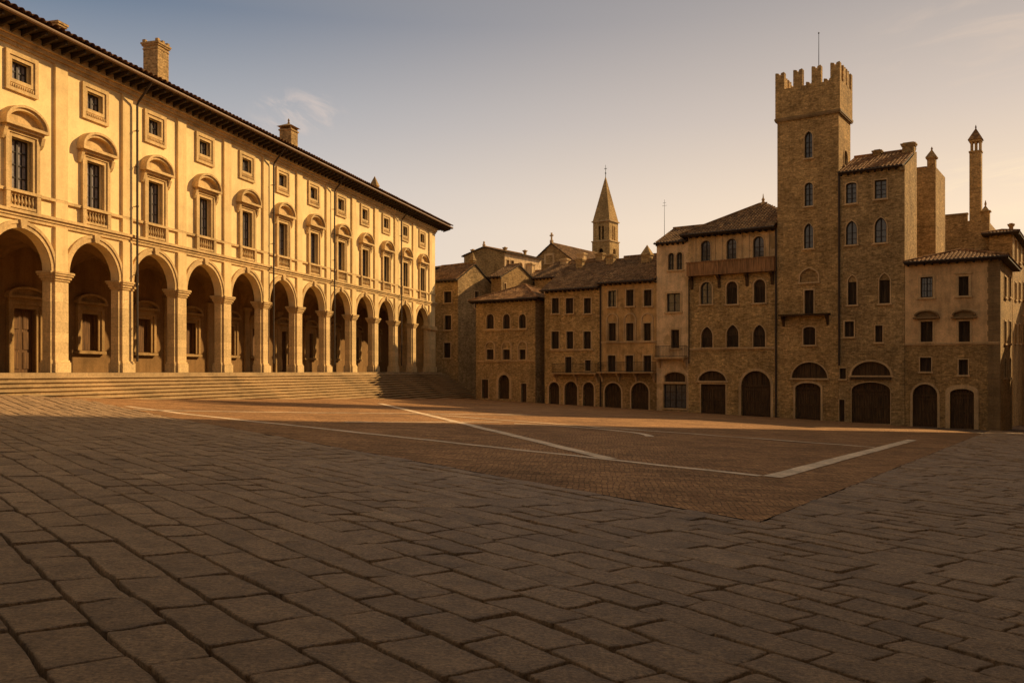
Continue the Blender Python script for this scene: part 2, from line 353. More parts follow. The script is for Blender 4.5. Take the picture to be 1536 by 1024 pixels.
def slabs():
    VV, FF, TT = [], [], []; off = 0
    def prof(n, ln, e):                              # positions across a slab, denser at the edges
        e = min(e, ln * .2); inner = np.linspace(2.2 * e, ln - 2.2 * e, max(2, n)); return np.concatenate([[0, .35 * e, e], inner, [ln - e, ln - .35 * e, ln]])
    q = 0.0; edges = []
    while q > -24: wd = random.uniform(.39, .47); edges.append((q - wd, q)); q -= wd
    q = 0.0
    while q < 62: wd = random.uniform(.39, .47); edges.append((q, q + wd)); q += wd
    for q0, q1 in edges:
        pend = 46 if q0 < 0 else KS * q1 + .0; p = -34 + random.uniform(0, 1)
        while p < pend:
            ln = random.choice((random.uniform(.58, .8), random.uniform(.7, 1.0))); a, b = p, min(p + ln, pend); p += ln
            if q0 >= 0 and pend - b < .35: b = pend; p = pend + 1
            if b - a < .12: continue
            xm, ym = pq((a + b) / 2, (q0 + q1) / 2); d = math.hypot(xm, ym)
            if ym < 1.2 or abs(xm) > .66 * ym + 3.5 or ym > 62 or d < 2.2: continue
            if xm < .2679 * ym - 30.5 or (xm + .821 * 0) * .571 + ym * .821 > 71.3: continue   # the steps and the houses stand here
            wdt = q1 - q0
            if d < 9: ps, qs = prof(int((b - a) / .035), b - a, .022), prof(11, wdt, .022)
            elif d < 18: ps, qs = prof(6, b - a, .022), prof(4, wdt, .022)
            else: ps, qs = prof(2, b - a, .05), prof(2, wdt, .05)
            P, Q = np.meshgrid(ps, qs); ep = np.minimum(P, b - a - P); eq = np.minimum(Q, wdt - Q); e = np.minimum(ep, eq)
            gap = random.uniform(.007, .012)
            sP = (P / (b - a) * 2 - 1); sQ = (Q / wdt * 2 - 1); cr = np.abs(sP) ** 10 * np.abs(sQ) ** 8
            Pw = a + P - np.sign(sP) * (gap * np.abs(sP) ** 8 + .014 * cr); Qw = q0 + Q - np.sign(sQ) * ((gap + .005) * np.abs(sQ) ** 8 + .012 * cr)
            if q0 >= 0 and b == pend: Pw = np.minimum(Pw, KS * Qw - .01)
            wob = 1.0 if d < 30 else .5
            wv = lambda qj: (vnoise(Pw * .9 + 91, Pw * 0 + qj * 7.7 + 5, 3) - .5) * (.05 if abs(qj) > .01 else 0)
            wav = wv(round(q0, 4)) * (1 - Q / wdt) + wv(round(q1, 4)) * (Q / wdt)      # joints are not ruler-straight
            X, Y = pq(Pw + wob * ((vnoise(Pw * 4, Qw * 4, 1) - .5) * .026 + (vnoise(Pw * 15, Qw * 15, 4) - .5) * .005),
                      Qw + wob * ((vnoise(Pw * 4 + 40, Qw * 4, 2) - .5) * .026 + (vnoise(Pw * 14, Qw * 14, 6) - .5) * .005 + wav))
            tl = (random.uniform(-.007, .007), random.uniform(-.009, .009), random.uniform(-.007, .006))
            rr = .022; ed = np.clip(e / rr, 0, 1); drop = .014 * (1 - ed) ** 2.0
            lump = (vnoise(X * 3.1, Y * 3.1, 8) - .5) * .014 + (vnoise(X * 11, Y * 11, 9) - .5) * .007 + (vnoise(X * 27, Y * 27, 10) - .5) * .004
            Z = ground_z(X, Y) + tl[0] * sP + tl[1] * sQ + tl[2] - drop + lump
            nz, nx = P.shape; Z[0, :] -= .07; Z[-1, :] -= .07; Z[:, 0] -= .07; Z[:, -1] -= .07
            VV.append(np.stack([X.ravel(), Y.ravel(), Z.ravel()], 1)); i = np.arange(nx * nz).reshape(nz, nx) + off; off += nx * nz
            FF.append(np.stack([i[:-1, :-1].ravel(), i[1:, :-1].ravel(), i[1:, 1:].ravel(), i[:-1, 1:].ravel()], 1))
            tv = min(.78, max(0, random.gauss(.42, .15))) if random.random() > .012 else random.uniform(.9, 1.0)
            TT.append(np.full(nx * nz, tv, np.float32))
    v = np.concatenate(VV); f = np.concatenate(FF); me = bpy.data.meshes.new('stone_paving')
    me.vertices.add(len(v)); me.vertices.foreach_set('co', v.ravel()); me.loops.add(f.size); me.loops.foreach_set('vertex_index', f[:, ::-1].ravel())
    me.polygons.add(len(f)); me.polygons.foreach_set('loop_start', np.arange(len(f)) * 4); me.polygons.foreach_set('loop_total', np.full(len(f), 4)); me.polygons.foreach_set('use_smooth', np.ones(len(f), bool))
    at = me.attributes.new('tint', 'FLOAT', 'POINT'); at.data.foreach_set('value', np.concatenate(TT)); me.update(); me.validate()
    me.materials.append(M['slab']); o = bpy.data.objects.new('stone_paving', me); C.objects.link(o); tag(o, kind='structure')
slabs()

# the red brick field of the square
m, t = base('paving_brick', .88, .15)
rot = t.n('ShaderNodeMapping', {0: t.pos, 'Rotation': (0, 0, -math.atan2(A_[1], A_[0]) + R(45))}).outputs[0]
dn = t.n('ShaderNodeTexNoise', {'Vector': t.pos, 'Scale': 1.2, 'Detail': 4}).outputs[1]; rot = t.vmath('ADD', rot, t.vmath('MULTIPLY', t.vmath('SUBTRACT', dn, (.5, .5, .5)), (.30, .30, 0)))
br = t.n('ShaderNodeTexBrick', {'Vector': rot, 'Color1': (.41, .222, .093, 1), 'Color2': (.28, .145, .06, 1), 'Mortar': (.17, .09, .042, 1), 'Scale': 1.0, 'Mortar Size': .008, 'Mortar Smooth': .3, 'Brick Width': .27, 'Row Height': .10})
f1 = t.noise(t.pos, 16, 7, .72); f2 = t.noise(t.pos, .35, 6, .65, .6); f3 = t.noise(t.vmath('MULTIPLY', t.pos, (.5, 2.6, 1)), 1.6, 6, .68)
col = t.mix(.7, br.outputs[0], t.ramp(f1, [(.38, .5), (.5, 1.0), (.62, 1.5)]), 'MULTIPLY'); col = t.mix(.6, col, t.ramp(f2, [(.38, .65), (.5, 1.0), (.62, 1.3)]), 'MULTIPLY')
col = t.mix(.6, col, t.ramp(f3, [(.38, .5), (.5, 1.0), (.62, 1.45)]), 'MULTIPLY')
finish(t, col, t.math('ADD', f1, t.math('SUBTRACT', t.math('MULTIPLY', f3, 1.5), br.outputs[1])), .8, .02); M['paving_brick'] = m
def drape(name, poly, zoff, mat, step=1.2):
    """a flat patch laid over the sloping ground"""
    bm = bmesh.new(); xs = [p[0] for p in poly]; ys = [p[1] for p in poly]
    bm.faces.new([bm.verts.new((x, y, 0)) for x, y in poly])
    for k in np.arange(min(xs), max(xs), step): bmesh.ops.bisect_plane(bm, geom=bm.verts[:] + bm.edges[:] + bm.faces[:], plane_co=(k, 0, 0), plane_no=(1, 0, 0))
    for k in np.arange(min(ys), max(ys), step): bmesh.ops.bisect_plane(bm, geom=bm.verts[:] + bm.edges[:] + bm.faces[:], plane_co=(0, k, 0), plane_no=(0, 1, 0))
    for v in bm.verts:
        v.co.z = gz(v.co.x, v.co.y) + zoff + (float(vnoise(v.co.x * .8, v.co.y * .8, 12)) - .5) * .02 * (1 if zoff < .004 else 1)
    me = bpy.data.meshes.new(name); bm.to_mesh(me); bm.free(); me.materials.append(mat); o = bpy.data.objects.new(name, me); C.objects.link(o); return tag(o, kind='structure')
ra, rb, rc, rd = pq(.02, .02), pq(KS * 52, 52), pq(46, 52), pq(33, .02)
drape('brick_paving', [ra, pq(KS * 47, 47), (27.5, 65.6), (-7, 92), (-15, 92), (-20.5, 38.5), pq(30.5, .02)], -.005, M['paving_brick'])
# beyond the slabs: plain cobbled edge along the houses and the street
m, t = base('cobble', .85, .25); vo = t.n('ShaderNodeTexVoronoi', {'Vector': t.pos, 'Scale': 3.0}); f1 = t.noise(t.pos, 12, 6, .7)
col = t.mix(.6, (.15, .10, .062), t.ramp(t.n('ShaderNodeSeparateColor', {0: vo.outputs['Color']}).outputs[0], [(0, .55), (1, 1.4)]), 'MULTIPLY'); col = t.mix(.6, col, t.ramp(f1, [(.3, .5), (.7, 1.4)]), 'MULTIPLY')
finish(t, col, t.math('ADD', f1, t.math('MULTIPLY', vo.outputs['Distance'], -1.5)), .7, .03); M['cobble'] = m
drape('cobbled_street', [(30, 54), (60, 40), (75, 95), (43, 90), (33, 66.5), (29, 64)], -.035, M['cobble'], 3)
drape('cobbled_lane', [(-22, 90), (-12, 89), (-3, 93), (6, 110), (-22, 112)], -.035, M['cobble'], 3)
m, t = base('travertine', .85, .25); f1 = t.noise(t.pos, 12, 6, .7); f2 = t.noise(t.pos, 1.6, 5, .7, .4)
vo = t.n('ShaderNodeSeparateColor', {0: t.n('ShaderNodeTexVoronoi', {'Vector': t.pos, 'Scale': 1.5}).outputs['Color']}).outputs[0]
col = t.mix(.5, (.80, .60, .39), t.ramp(vo, [(0, .55), (1, 1.25)]), 'MULTIPLY'); col = t.mix(.6, col, t.ramp(f1, [(.38, .55), (.62, 1.3)]), 'MULTIPLY'); col = t.mix(t.maprange(f2, .55, .74), col, (.30, .18, .09)); finish(t, col, f1, .6, .02); M['travertine'] = m
def strip(p, q, w_, name='stone_band', zo=.004):
    p = np.array(p, float); q = np.array(q, float); d = (q - p) / np.linalg.norm(q - p); n = np.array((-d[1], d[0])) * w_ / 2
    drape(name, [tuple(p - n), tuple(q - n), tuple(q + n), tuple(p + n)], zo, M['travertine'], .8)
def arcstrip(cx, cy, r, a0, a1, w_):
    a = np.linspace(R(a0), R(a1), 30)
    pts = [(cx + (r + w_ / 2) * math.cos(k), cy + (r + w_ / 2) * math.sin(k)) for k in a] + [(cx + (r - w_ / 2) * math.cos(k), cy + (r - w_ / 2) * math.sin(k)) for k in a[::-1]]
    drape('stone_band', pts, .0085, M['travertine'], .8)
K1 = np.array((5.24, 18.3)); LD = np.array((-12.9, 10.5)) / 16.63; RD = np.array((12.8, 20.9)) / 24.5
strip(K1, K1 + LD * 27, .32); strip(K1 - LD * .25, K1 + RD * 25, .40, zo=.0085)
strip((2.35, 20.9), (-8.8, 57.7), .42, zo=.0085); strip((13.2, 31.6), (-3.5, 42.3), .34, zo=.013); strip((-14.4, 33), (1, 49), .34, zo=.013); strip((-6.2, 31.9), (-.5, 38), .30, zo=.017)
arcstrip(.5, 32.5, 4.6, -10, 95, .34)

# ------------------------------------------------------------------ building helpers
class Frame:
    """a building's own frame: origin on the ground, x along its front, y into it; P() finds the spot on its front seen at a photo pixel"""
    def __init__(s, X, Y, ang, z=None):
        s.X, s.Y, s.a = X, Y, ang; s.z = gz(X, Y) if z is None else z
        s.c, s.s = math.cos(ang), math.sin(ang)
    def P(s, px, py=HZ, y=0.0):
        k = (px - CX) / FPX; D = (-s.s * s.X + s.c * s.Y + y) / (-s.s * k + s.c)
        X, Y = k * D, D
        return (X - s.X) * s.c + (Y - s.Y) * s.s, CZ + (HZ - py) / FPX * D - s.z
    def x(s, px, y=0.0): return s.P(px, HZ, y)[0]
    def zz(s, px, py, y=0.0): return s.P(px, py, y)[1]
ROW = -math.atan2(1.0, 1.437)
def rowpoint(px, setback=0.0):
    D = 161200 / (px + 1100); X = (px - CX) / FPX * D
    return X - math.sin(ROW) * setback, D + math.cos(ROW) * setback

def leaf_glass(name_frame, x0, x1, z0, z1, shape, parent, cols=2, rows=3, depth=.2):
    pts, zs = outline(x0, x1, z0, z1, shape)
    pane = MB(); pane.poly([(x, depth + .03, z) for x, z in pts])
    bars = MB(); fw = min(.07, (x1 - x0) * .1); inn, _ = outline(x0 + fw, x1 - fw, z0 + fw, z1 - fw, shape)
    band(bars, inn, pts, depth - .03, depth + .02); bars.box(x0, x1, depth - .03, depth + .02, z0, z0 + fw)
    xm = (x0 + x1) / 2; bars.box(xm - fw * .55, xm + fw * .55, depth - .04, depth + .02, z0 + fw, z1 - fw * .6)
    for j in range(1, rows):
        z = z0 + (z1 - z0) * j / rows
        if z < zs + .02 or shape == 'r': bars.box(x0 + fw * .6, x1 - fw * .6, depth - .015, depth + .025, z - .018, z + .018)
    if cols > 2:
        for k in (.25, .75):
            xx = x0 + (x1 - x0) * k; bars.box(xx - .014, xx + .014, depth - .012, depth + .025, z0 + fw, (z1 if shape == 'r' else zs) - fw * .5)
    p = pane.build('pane', M['glass'], parent); b = bars.build('glazing_bars', M['frame'], parent); return p, b
def leaf_shutter(x0, x1, z0, z1, shape, parent, depth=.18, mat='shutter'):
    pts, zs = outline(x0, x1, z0, z1, shape); mb = MB(); mb.poly([(x, depth + .05, z) for x, z in pts])
    xm = (x0 + x1) / 2; zt = z1 if shape == 'r' else zs; fw = .06
    for a, b in ((x0, xm - .012), (xm + .012, x1)):
        mb.box(a, a + fw, depth - .01, depth + .04, z0, zt); mb.box(b - fw, b, depth - .01, depth + .04, z0, zt); mb.box(a + fw, b - fw, depth - .008, depth + .04, z0, z0 + fw); mb.box(a + fw, b - fw, depth - .008, depth + .04, zt - fw, zt)
        k = z0 + fw + .02
        while k < zt - fw - .03: mb.add([(a + fw, depth + .045, k + .05), (b - fw, depth + .045, k + .05), (b - fw, depth + .0, k), (a + fw, depth + .0, k)], [(0, 1, 2, 3)]); k += .065
    return mb.build('shutter', M[mat], parent)
def leaf_door(x0, x1, z0, z1, shape, parent, name='door', depth=.22, mat='wood', lintel=None):
    pts, zs = outline(x0, x1, z0, z1, shape); mb = MB(); mb.poly([(x, depth + .06, z) for x, z in pts])
    n = max(4, int((x1 - x0) / .17)); wv = (x1 - x0) / n; zt = z1 if shape == 'r' else zs
    for i in range(n):
        d = random.uniform(0, .018); mb.box(x0 + i * wv + .008, x0 + (i + 1) * wv - .008, depth + d, depth + .058, z0, zt)
    xm = (x0 + x1) / 2; mb.box(xm - .03, xm + .03, depth - .03, depth + .0, z0, zt)
    for k in (.12, .5, .88): mb.box(x0 + .02, x1 - .02, depth - .022, depth + .0, z0 + (zt - z0) * k - .06, z0 + (zt - z0) * k + .06)
    if shape != 'r':
        mb.box(x0, x1, depth - .06, depth + .0, zt - .07, zt + .07)
        for i in range(1, 6):
            x = x0 + (x1 - x0) * i / 6; h = zs + (z1 - zs) * math.sqrt(max(0, 1 - ((x - xm) / ((x1 - x0) / 2)) ** 2)) * .9; mb.box(x - .02, x + .02, depth - .01, depth + .055, zt + .07, h)
    return mb.build(name, M[mat], parent)
def surround(x0, x1, z0, z1, shape, parent, w_=.14, p=.05, sill=True, mat='trim', name='window', depth=.18, hood=False):
    pin, _ = outline(x0, x1, z0, z1, shape); pout, _ = outline(x0 - w_, x1 + w_, z0, z1 + w_, shape)
    mb = MB(); band(mb, pin, pout, -p, depth * .6)
    if sill: mb.box(x0 - w_ - .06, x1 + w_ + .06, -p - .09, .05, z0 - .13, z0 - .003)
    if hood: mb.box(x0 - w_ - .05, x1 + w_ + .05, -p - .1, .0, z1 + w_ + .003, z1 + w_ + .11)
    return mb.build(name, M[mat], parent)

def tile_ridge(mb, p, q, r=.11): mb.tube([p, q], r, 7)
def hip_roof(W_, D_, z, o, pitch, mat, parent, y0=0.0, sheets='fblr', ol=None, orr=None, cut=None):
    mb = MB(); tp = math.tan(R(pitch)); cp = math.cos(R(pitch))
    x0, x1, ya, yb = -(o if ol is None else ol), W_ + (o if orr is None else orr), y0 - o, y0 + D_ + o
    W_, D_ = x1 - x0, yb - ya; T = min(W_, D_) / 2 / cp
    cc = [((cut, 0, 0), (1, 0, 0))] if cut else []; xe = cut if cut else x1
    if 'f' in sheets: tile_sheet(mb, (x0, ya, z), (1, 0, 0), (0, 1, tp), x1 - x0, T, [((x0, ya, 0), (-1, 1, 0)), ((x1, ya, 0), (1, 1, 0))] + cc)
    if 'b' in sheets: tile_sheet(mb, (x1, yb, z), (-1, 0, 0), (0, -1, tp), x1 - x0, T, [((x0, yb, 0), (-1, -1, 0)), ((x1, yb, 0), (1, -1, 0))] + cc)
    if 'r' in sheets and not cut: tile_sheet(mb, (x1, ya, z), (0, 1, 0), (-1, 0, tp), yb - ya, T, [((x1, ya, 0), (-1, -1, 0)), ((x1, yb, 0), (-1, 1, 0))])
    if 'l' in sheets: tile_sheet(mb, (x0, yb, z), (0, -1, 0), (1, 0, tp), yb - ya, T, [((x0, ya, 0), (1, -1, 0)), ((x0, yb, 0), (1, 1, 0))])
    h = min(W_, D_) / 2; zr = z + h * tp + .1
    if W_ >= D_: r0, r1 = (x0 + h, (ya + yb) / 2, zr), (x1 - h, (ya + yb) / 2, zr)
    else: r0, r1 = ((x0 + x1) / 2, ya + h, zr), ((x0 + x1) / 2, yb - h, zr)
    if (Vector(r0) - Vector(r1)).length > .1: tile_ridge(mb, r0, r1)
    ends = [(x0, ya, z + .1), (x1, ya, z + .1), (x1, yb, z + .1), (x0, yb, z + .1)]
    tops = [r0, r1, r1, r0] if W_ >= D_ else [r0, r0, r1, r1]
    for e_, r_ in zip(ends, tops):
        if not (cut and e_[0] > cut): tile_ridge(mb, e_, r_, .10)
    ro = mb.build('roof', mat, parent)
    sf = MB(); sf.box(x0 + .03, xe - .03, ya + .03, yb - .03, z - .13, z - .02); k = x0 + .2
    while k < xe - .1: sf.box(k, k + .09, ya + .05, y0 - .004, z - .24, z - .132); k += .55
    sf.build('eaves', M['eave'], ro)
    gt = MB(); gt.tube([(x0, ya - .05, z + .01), (xe, ya - .05, z + .01)], .07, 8); gt.build('gutter', M['pipe'], ro)
    return ro, zr
def slope_roof(W_, z, o, y0, y1, pitch, mat, parent, back=True, ol=None, orr=None):
    """ridge along the front: one slope to the front, one to the back"""
    ol = o if ol is None else ol; orr = o if orr is None else orr
    mb = MB(); tp = math.tan(R(pitch)); cp = math.cos(R(pitch)); run = y1 - y0 + o
    tile_sheet(mb, (-ol, y0 - o, z), (1, 0, 0), (0, 1, tp), W_ + ol + orr, run / cp); zr = z + run * tp
    if back: tile_sheet(mb, (-ol, y1 + run, z), (1, 0, 0), (0, -1, tp), W_ + ol + orr, run / cp)
    tile_ridge(mb, (-ol, y1, zr + .1), (W_ + orr, y1, zr + .1)); ro = mb.build('roof', mat, parent)
    sf = MB(); sf.prismx([(y0 - o + .03, z - .10), (y1, zr - .10), (y1, zr - .02), (y0 - o + .03, z - .02)], -ol + .02, W_ + orr - .02)
    if back: sf.prismx([(y1 + run - .03, z - .10), (y1 + .001, zr - .10), (y1 + .001, zr - .02), (y1 + run - .03, z - .02)], -ol + .02, W_ + orr - .02)
    k = -ol + .15
    while k < W_ + orr - .1: sf.box(k, k + .09, y0 - o + .05, y0 - .004, z - .22, z - .09); k += .5
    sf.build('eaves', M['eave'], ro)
    gt = MB(); gt.tube([(-ol, y0 - o - .05, z), (W_ + orr, y0 - o - .05, z)], .065, 8); gt.build('gutter', M['pipe'], ro)
    return ro, zr
def chimney(parent, x, y, z0, z1, w_=.6, d_=.6, mat='brick', cap='flat'):
    mb = MB(); h = z1 - z0; mb.box(x - w_ / 2, x + w_ / 2, y - d_ / 2, y + d_ / 2, z0, z1 - .28)
    mb.box(x - w_ / 2 - .07, x + w_ / 2 + .07, y - d_ / 2 - .07, y + d_ / 2 + .07, z1 - .28, z1 - .17)
    if cap == 'flat':
        mb.box(x - w_ / 2 - .12, x + w_ / 2 + .12, y - d_ / 2 - .12, y + d_ / 2 + .12, z1 - .17, z1 - .06)
        if w_ > .9:
            mb.box(x - w_ / 2 - .03, x + w_ / 2 + .03, y - d_ / 2 - .03, y + d_ / 2 + .03, z1 - .50, z1 - .40)
            for sx in (-1, 0, 1):
                for sy in (-1, 1): mb.box(x + sx * (w_ / 2 - .06) - .10, x + sx * (w_ / 2 - .06) + .10, y + sy * (d_ / 2 - .06) - .10, y + sy * (d_ / 2 - .06) + .10, z1 - .06, z1 + .14)
        mb.box(x - w_ / 2 + .03, x + w_ / 2 - .03, y - d_ / 2 + .03, y + d_ / 2 - .03, z1 - .06, z1 + .02)
    elif cap == 'roof':
        for sx in (-1, 1):
            for sy in (-1, 1): mb.box(x + sx * (w_ / 2 - .08) - .07, x + sx * (w_ / 2 - .08) + .07, y + sy * (d_ / 2 - .08) - .07, y + sy * (d_ / 2 - .08) + .07, z1 - .17, z1 + .06)
        mb.pyramid(x - w_ / 2 - .17, x + w_ / 2 + .17, y - d_ / 2 - .17, y + d_ / 2 + .17, z1 + .06, z1 + .42); mb.lathe([(.07, z1 + .36), (.10, z1 + .46), (.05, z1 + .56), (.09, z1 + .64), (.02, z1 + .80)], x, y, 8)
    else:
        mb.pyramid(x - w_ / 2 - .05, x + w_ / 2 + .05, y - d_ / 2 - .05, y + d_ / 2 + .05, z1 - .17, z1 + .75)
    return mb.build('chimney', M[mat], parent)
def balcony(parent, x0, x1, z, dep=.8, rail=.95, slab=.13, mat='trim', nbr=2, iron=True):
    mb = MB(); mb.box(x0, x1, -dep, -.004, z - slab, z); mb.box(x0 - .04, x1 + .04, -dep - .04, -.004, z - slab * .35, z + .02)
    for k in range(nbr):
        xx = x0 + .2 + (x1 - x0 - .4) * k / max(1, nbr - 1)
        mb.prismx([(-.004, z - slab - .003), (-dep * .85, z - slab - .003), (-dep * .8, z - slab - .14), (-dep * .35, z - slab - .36), (-.1, z - slab - .75), (-.004, z - slab - .8)], xx - .08, xx + .08)
    b = mb.build('balcony', M[mat], parent)
    if iron:
        r_ = MB(); y = -dep + .06
        for p, q in (((x0 + .05, y), (x1 - .05, y)), ((x0 + .05, y), (x0 + .05, -.01)), ((x1 - .05, y), (x1 - .05, -.01))):
            for zz in (z + .1, z + rail): r_.tube([(p[0], p[1], zz), (q[0], q[1], zz)], .022, 6)
            n = max(2, int(math.hypot(q[0] - p[0], q[1] - p[1]) / .13))
            for i in range(n + 1): a = p[0] + (q[0] - p[0]) * i / n; c = p[1] + (q[1] - p[1]) * i / n; r_.tube([(a, c, z), (a, c, z + rail)], .011, 5)
        r_.build('railing', M['iron'], b)
    return b

def fit_openings(F, specs, x_left=0.0):
    """specs in photo pixels on the front plane -> (kind, x0, x1, z0, z1, shape, options)"""
    out = []
    for sp in specs:
        k, a, b, t_, bo, sh = sp[:6]; opt = sp[6] if len(sp) > 6 else {}
        x0, x1 = F.x(a), F.x(b); m_ = (a + b) / 2; out.append((k, x0, x1, F.zz(m_, bo), F.zz(m_, t_), sh, opt))
    return out
def dress(root, ops):
    for k, x0, x1, z0, z1, sh, o in ops:
        tm = o.get('trim', 'trim'); wd = o.get('w', .12)
        if k == 'G':
            wn = surround(x0, x1, z0, z1, sh, root, wd, o.get('p', .05), True, tm, hood=o.get('hood', False)); leaf_glass('g', x0, x1, z0, z1, sh, wn, rows=o.get('rows', 4), cols=o.get('cols', 2))
        elif k == 'B':
            wn = surround(x0, x1, z0, z1, sh, root, wd, .04, True, tm, 'blind_arch'); mb = MB(); mb.poly([(x, .13, z) for x, z in outline(x0, x1, z0, z1, sh)[0]]); mb.build('infill', M['brick_dark'], wn)
        elif k == 'S':
            wn = surround(x0, x1, z0, z1, sh, root, wd, o.get('p', .05), True, tm, hood=o.get('hood', False)); leaf_shutter(x0, x1, z0, z1 if 'fill' not in o else z1 - o['fill'], sh if 'fill' not in o else 'r', wn)
            if 'fill' in o: mb = MB(); mb.poly([(x, .10, z) for x, z in outline(x0, x1, z0, z1, sh)[0][1:-1] if z >= z1 - o['fill'] - .02] if False else [(x0, .10, z1 - o['fill'])] + [(x, .10, z) for x, z in outline(x0, x1, z0, z1, sh)[0] if z > z1 - o['fill'] + .01] + [(x1, .10, z1 - o['fill'])]); mb.build('infill', M['brick'], wn)
        elif k == 'D':
            d = leaf_door(x0, x1, z0, z1, sh, root, mat=o.get('mat', 'wood')); surround(x0, x1, z0, z1, sh, d, wd, .04, False, tm, 'door_surround')
        elif k == 'L':
            wn = surround(x0, x1, z0, z1, sh, root, wd, .04, True, tm); mb = MB(); mb.poly([(x, .24, z) for x, z in outline(x0, x1, z0, z1, sh)[0]])
            for i in range(1, 6):
                x = x0 + (x1 - x0) * i / 6; hh = z0 + (z1 - z0) * math.sqrt(max(0, 1 - ((i / 6 - .5) * 2) ** 2)) * .95; mb.box(x - .02, x + .02, .19, .235, z0, hh)
            mb.build('fanlight', M['wood'], wn)
        if 'blind' in o:                             # a blind arch framing a square-headed window
            bx, bz = o['blind']; h = MB(); pin, _ = outline(x0 - bx, x1 + bx, z0, z1 + bz, 'o'); pout, _ = outline(x0 - bx - .12, x1 + bx + .12, z0, z1 + bz + .12, 'o')
            band(h, pin, pout, -.075, -.003); h.build('blind_arch', M[tm], root)
        if 'ped' in o:
            ph = o['ped']; h = MB(); a, b = x0 - .42, x1 + .42; zb = z1 + .32
            pr = [(a, zb)] + [((a + b) / 2 - (b - a) / 2 * math.cos(i / 10 * math.pi), zb + .1 + ph * math.sin(i / 10 * math.pi)) for i in range(11)] + [(b, zb)]
            h.prism([(a - .06, zb - .12), (b + .06, zb - .12), (b + .06, zb), (a - .06, zb)], -.36, -.003); pin = [((a + b) / 2 + (x - (a + b) / 2) * .86, zb + .004 + (z - zb) * .80) for x, z in pr]
            band(h, pin[1:-1], pr[1:-1], -.33, -.003); h.poly([(x, -.07, z) for x, z in pin]); h.box(x0 - .2, x1 + .2, -.07, -.003, z1 + .12, zb - .123); h.build('pediment', M['quoin'], root)

def house(name, label, px0, px1, py_top, depth, wallmat, specs, setback=0.0, group=None, F=None, side_ops=(), base_drop=1.6, top_px=None, cat='house', stringcourses=(), back=True, left_px=None, upper=None):
    """a house of the row: walls with real openings; returns root, frame, width, eave height"""
    if F is None:
        X, Y = rowpoint(px0, setback) if setback == 0 else (None, None)
        if setback:
            Fr = Frame(*rowpoint(713), ROW); xx = Fr.x(px0, setback); X = Fr.X + xx * Fr.c - setback * Fr.s; Y = Fr.Y + xx * Fr.s + setback * Fr.c
        F = Frame(X, Y, ROW)
    root = empty(name, (F.X, F.Y, F.z), F.a); tag(root, label, cat, group)
    W_ = F.x(px1); zt = F.zz(top_px if top_px else (px0 + px1) / 2, py_top); ops = fit_openings(F, specs)
    zb = -base_drop; rect = [(o[1], o[2], o[3], o[4], o[5]) for o in ops]
    mb = MB()
    if upper:                                        # a different finish above a given row of the photo
        zu = F.zz((px0 + px1) / 2, upper[0]); up = MB(); wall(up, 0, W_, zu, zt, [r_ for r_ in rect if r_[2] >= zu], y=0); up.build('upper_wall', M[upper[1]], root)
        wall(mb, 0, W_, zb, zu, [r_ for r_ in rect if r_[2] < zu])
    else: wall(mb, 0, W_, zb, zt, rect)
    for x in (0, W_):
        if x == W_ and side_ops: continue
        mb.poly([(x, 0, zb), (x, depth, zb), (x, depth, zt), (x, 0, zt)])
    mb.poly([(0, depth, zb), (W_, depth, zb), (W_, depth, zt), (0, depth, zt)]); mb.poly([(0, 0, zt - .02), (W_, 0, zt - .02), (W_, depth, zt - .02), (0, depth, zt - .02)])
    wl = mb.build('wall', M[wallmat], root)
    dress(root, ops)
    for py, a, b in stringcourses:
        s_ = MB(); xa, xb = F.x(a), F.x(b); z = F.zz((a + b) / 2, py); s_.box(xa, xb, -.10, -.003, z - .06, z + .06); s_.box(xa, xb, -.05, -.003, z - .14, z - .063); s_.build('string_course', M['trim'], root)
    return root, F, W_, zt
def frame_at(px_ref, D_ref, px_left, ang=ROW):
    """frame whose front plane holds the point D_ref metres deep at column px_ref and starts at column px_left"""
    f = Frame((px_ref - CX) / FPX * D_ref, D_ref, ang); x = f.x(px_left); return Frame(f.X + x * f.c, f.Y + x * f.s, ang)
def side_wall(root, F, W_, depth, z0, zt, mat, specs, gable=None, name='side_wall'):
    """the right-hand wall of a house, with its own openings; gable: extra outline points (x along the side, z) above the eaves"""
    G = Frame(F.X + W_ * F.c, F.Y + W_ * F.s, F.a + math.pi / 2, F.z); ops = fit_openings(G, specs); mb = MB()
    wall(mb, 0, depth, z0, zt, [(o[1], o[2], o[3], o[4], o[5]) for o in ops])
    if gable: mb.poly([(0, 0, zt), (depth, 0, zt)] + [(x, 0, z) for x, z in gable])
    o = mb.build(name, M[mat], root, (W_, 0, 0)); o.rotation_euler = (0, 0, math.pi / 2)
    for k, x0, x1, a, b, sh, op in ops:
        wn = surround(x0, x1, a, b, sh, o, .10, .05, True)
        pts = outline(x0, x1, a, b, sh)[0]; 
        if k == 'G': leaf_glass('g', x0, x1, a, b, sh, wn) if False else MBpane(pts, wn)
        else: MBpane(pts, wn, 'shutter')
    return o, G
def MBpane(pts, parent, kind='glass', d=.2):
    mb = MB(); mb.poly([(x, d, z) for x, z in pts]); xs = [p[0] for p in pts]; zs = [p[1] for p in pts]; xm = (min(xs) + max(xs)) / 2
    mb.box(xm - .03, xm + .03, d - .04, d - .003, min(zs), max(zs) - .02)
    for k in (.33, .66): z = min(zs) + (max(zs) - min(zs)) * k; mb.box(min(xs), max(xs), d - .03, d - .003, z - .015, z + .015)
    o = mb.build('pane' if kind == 'glass' else 'shutter', M['glass' if kind == 'glass' else 'shutter'], parent); return o

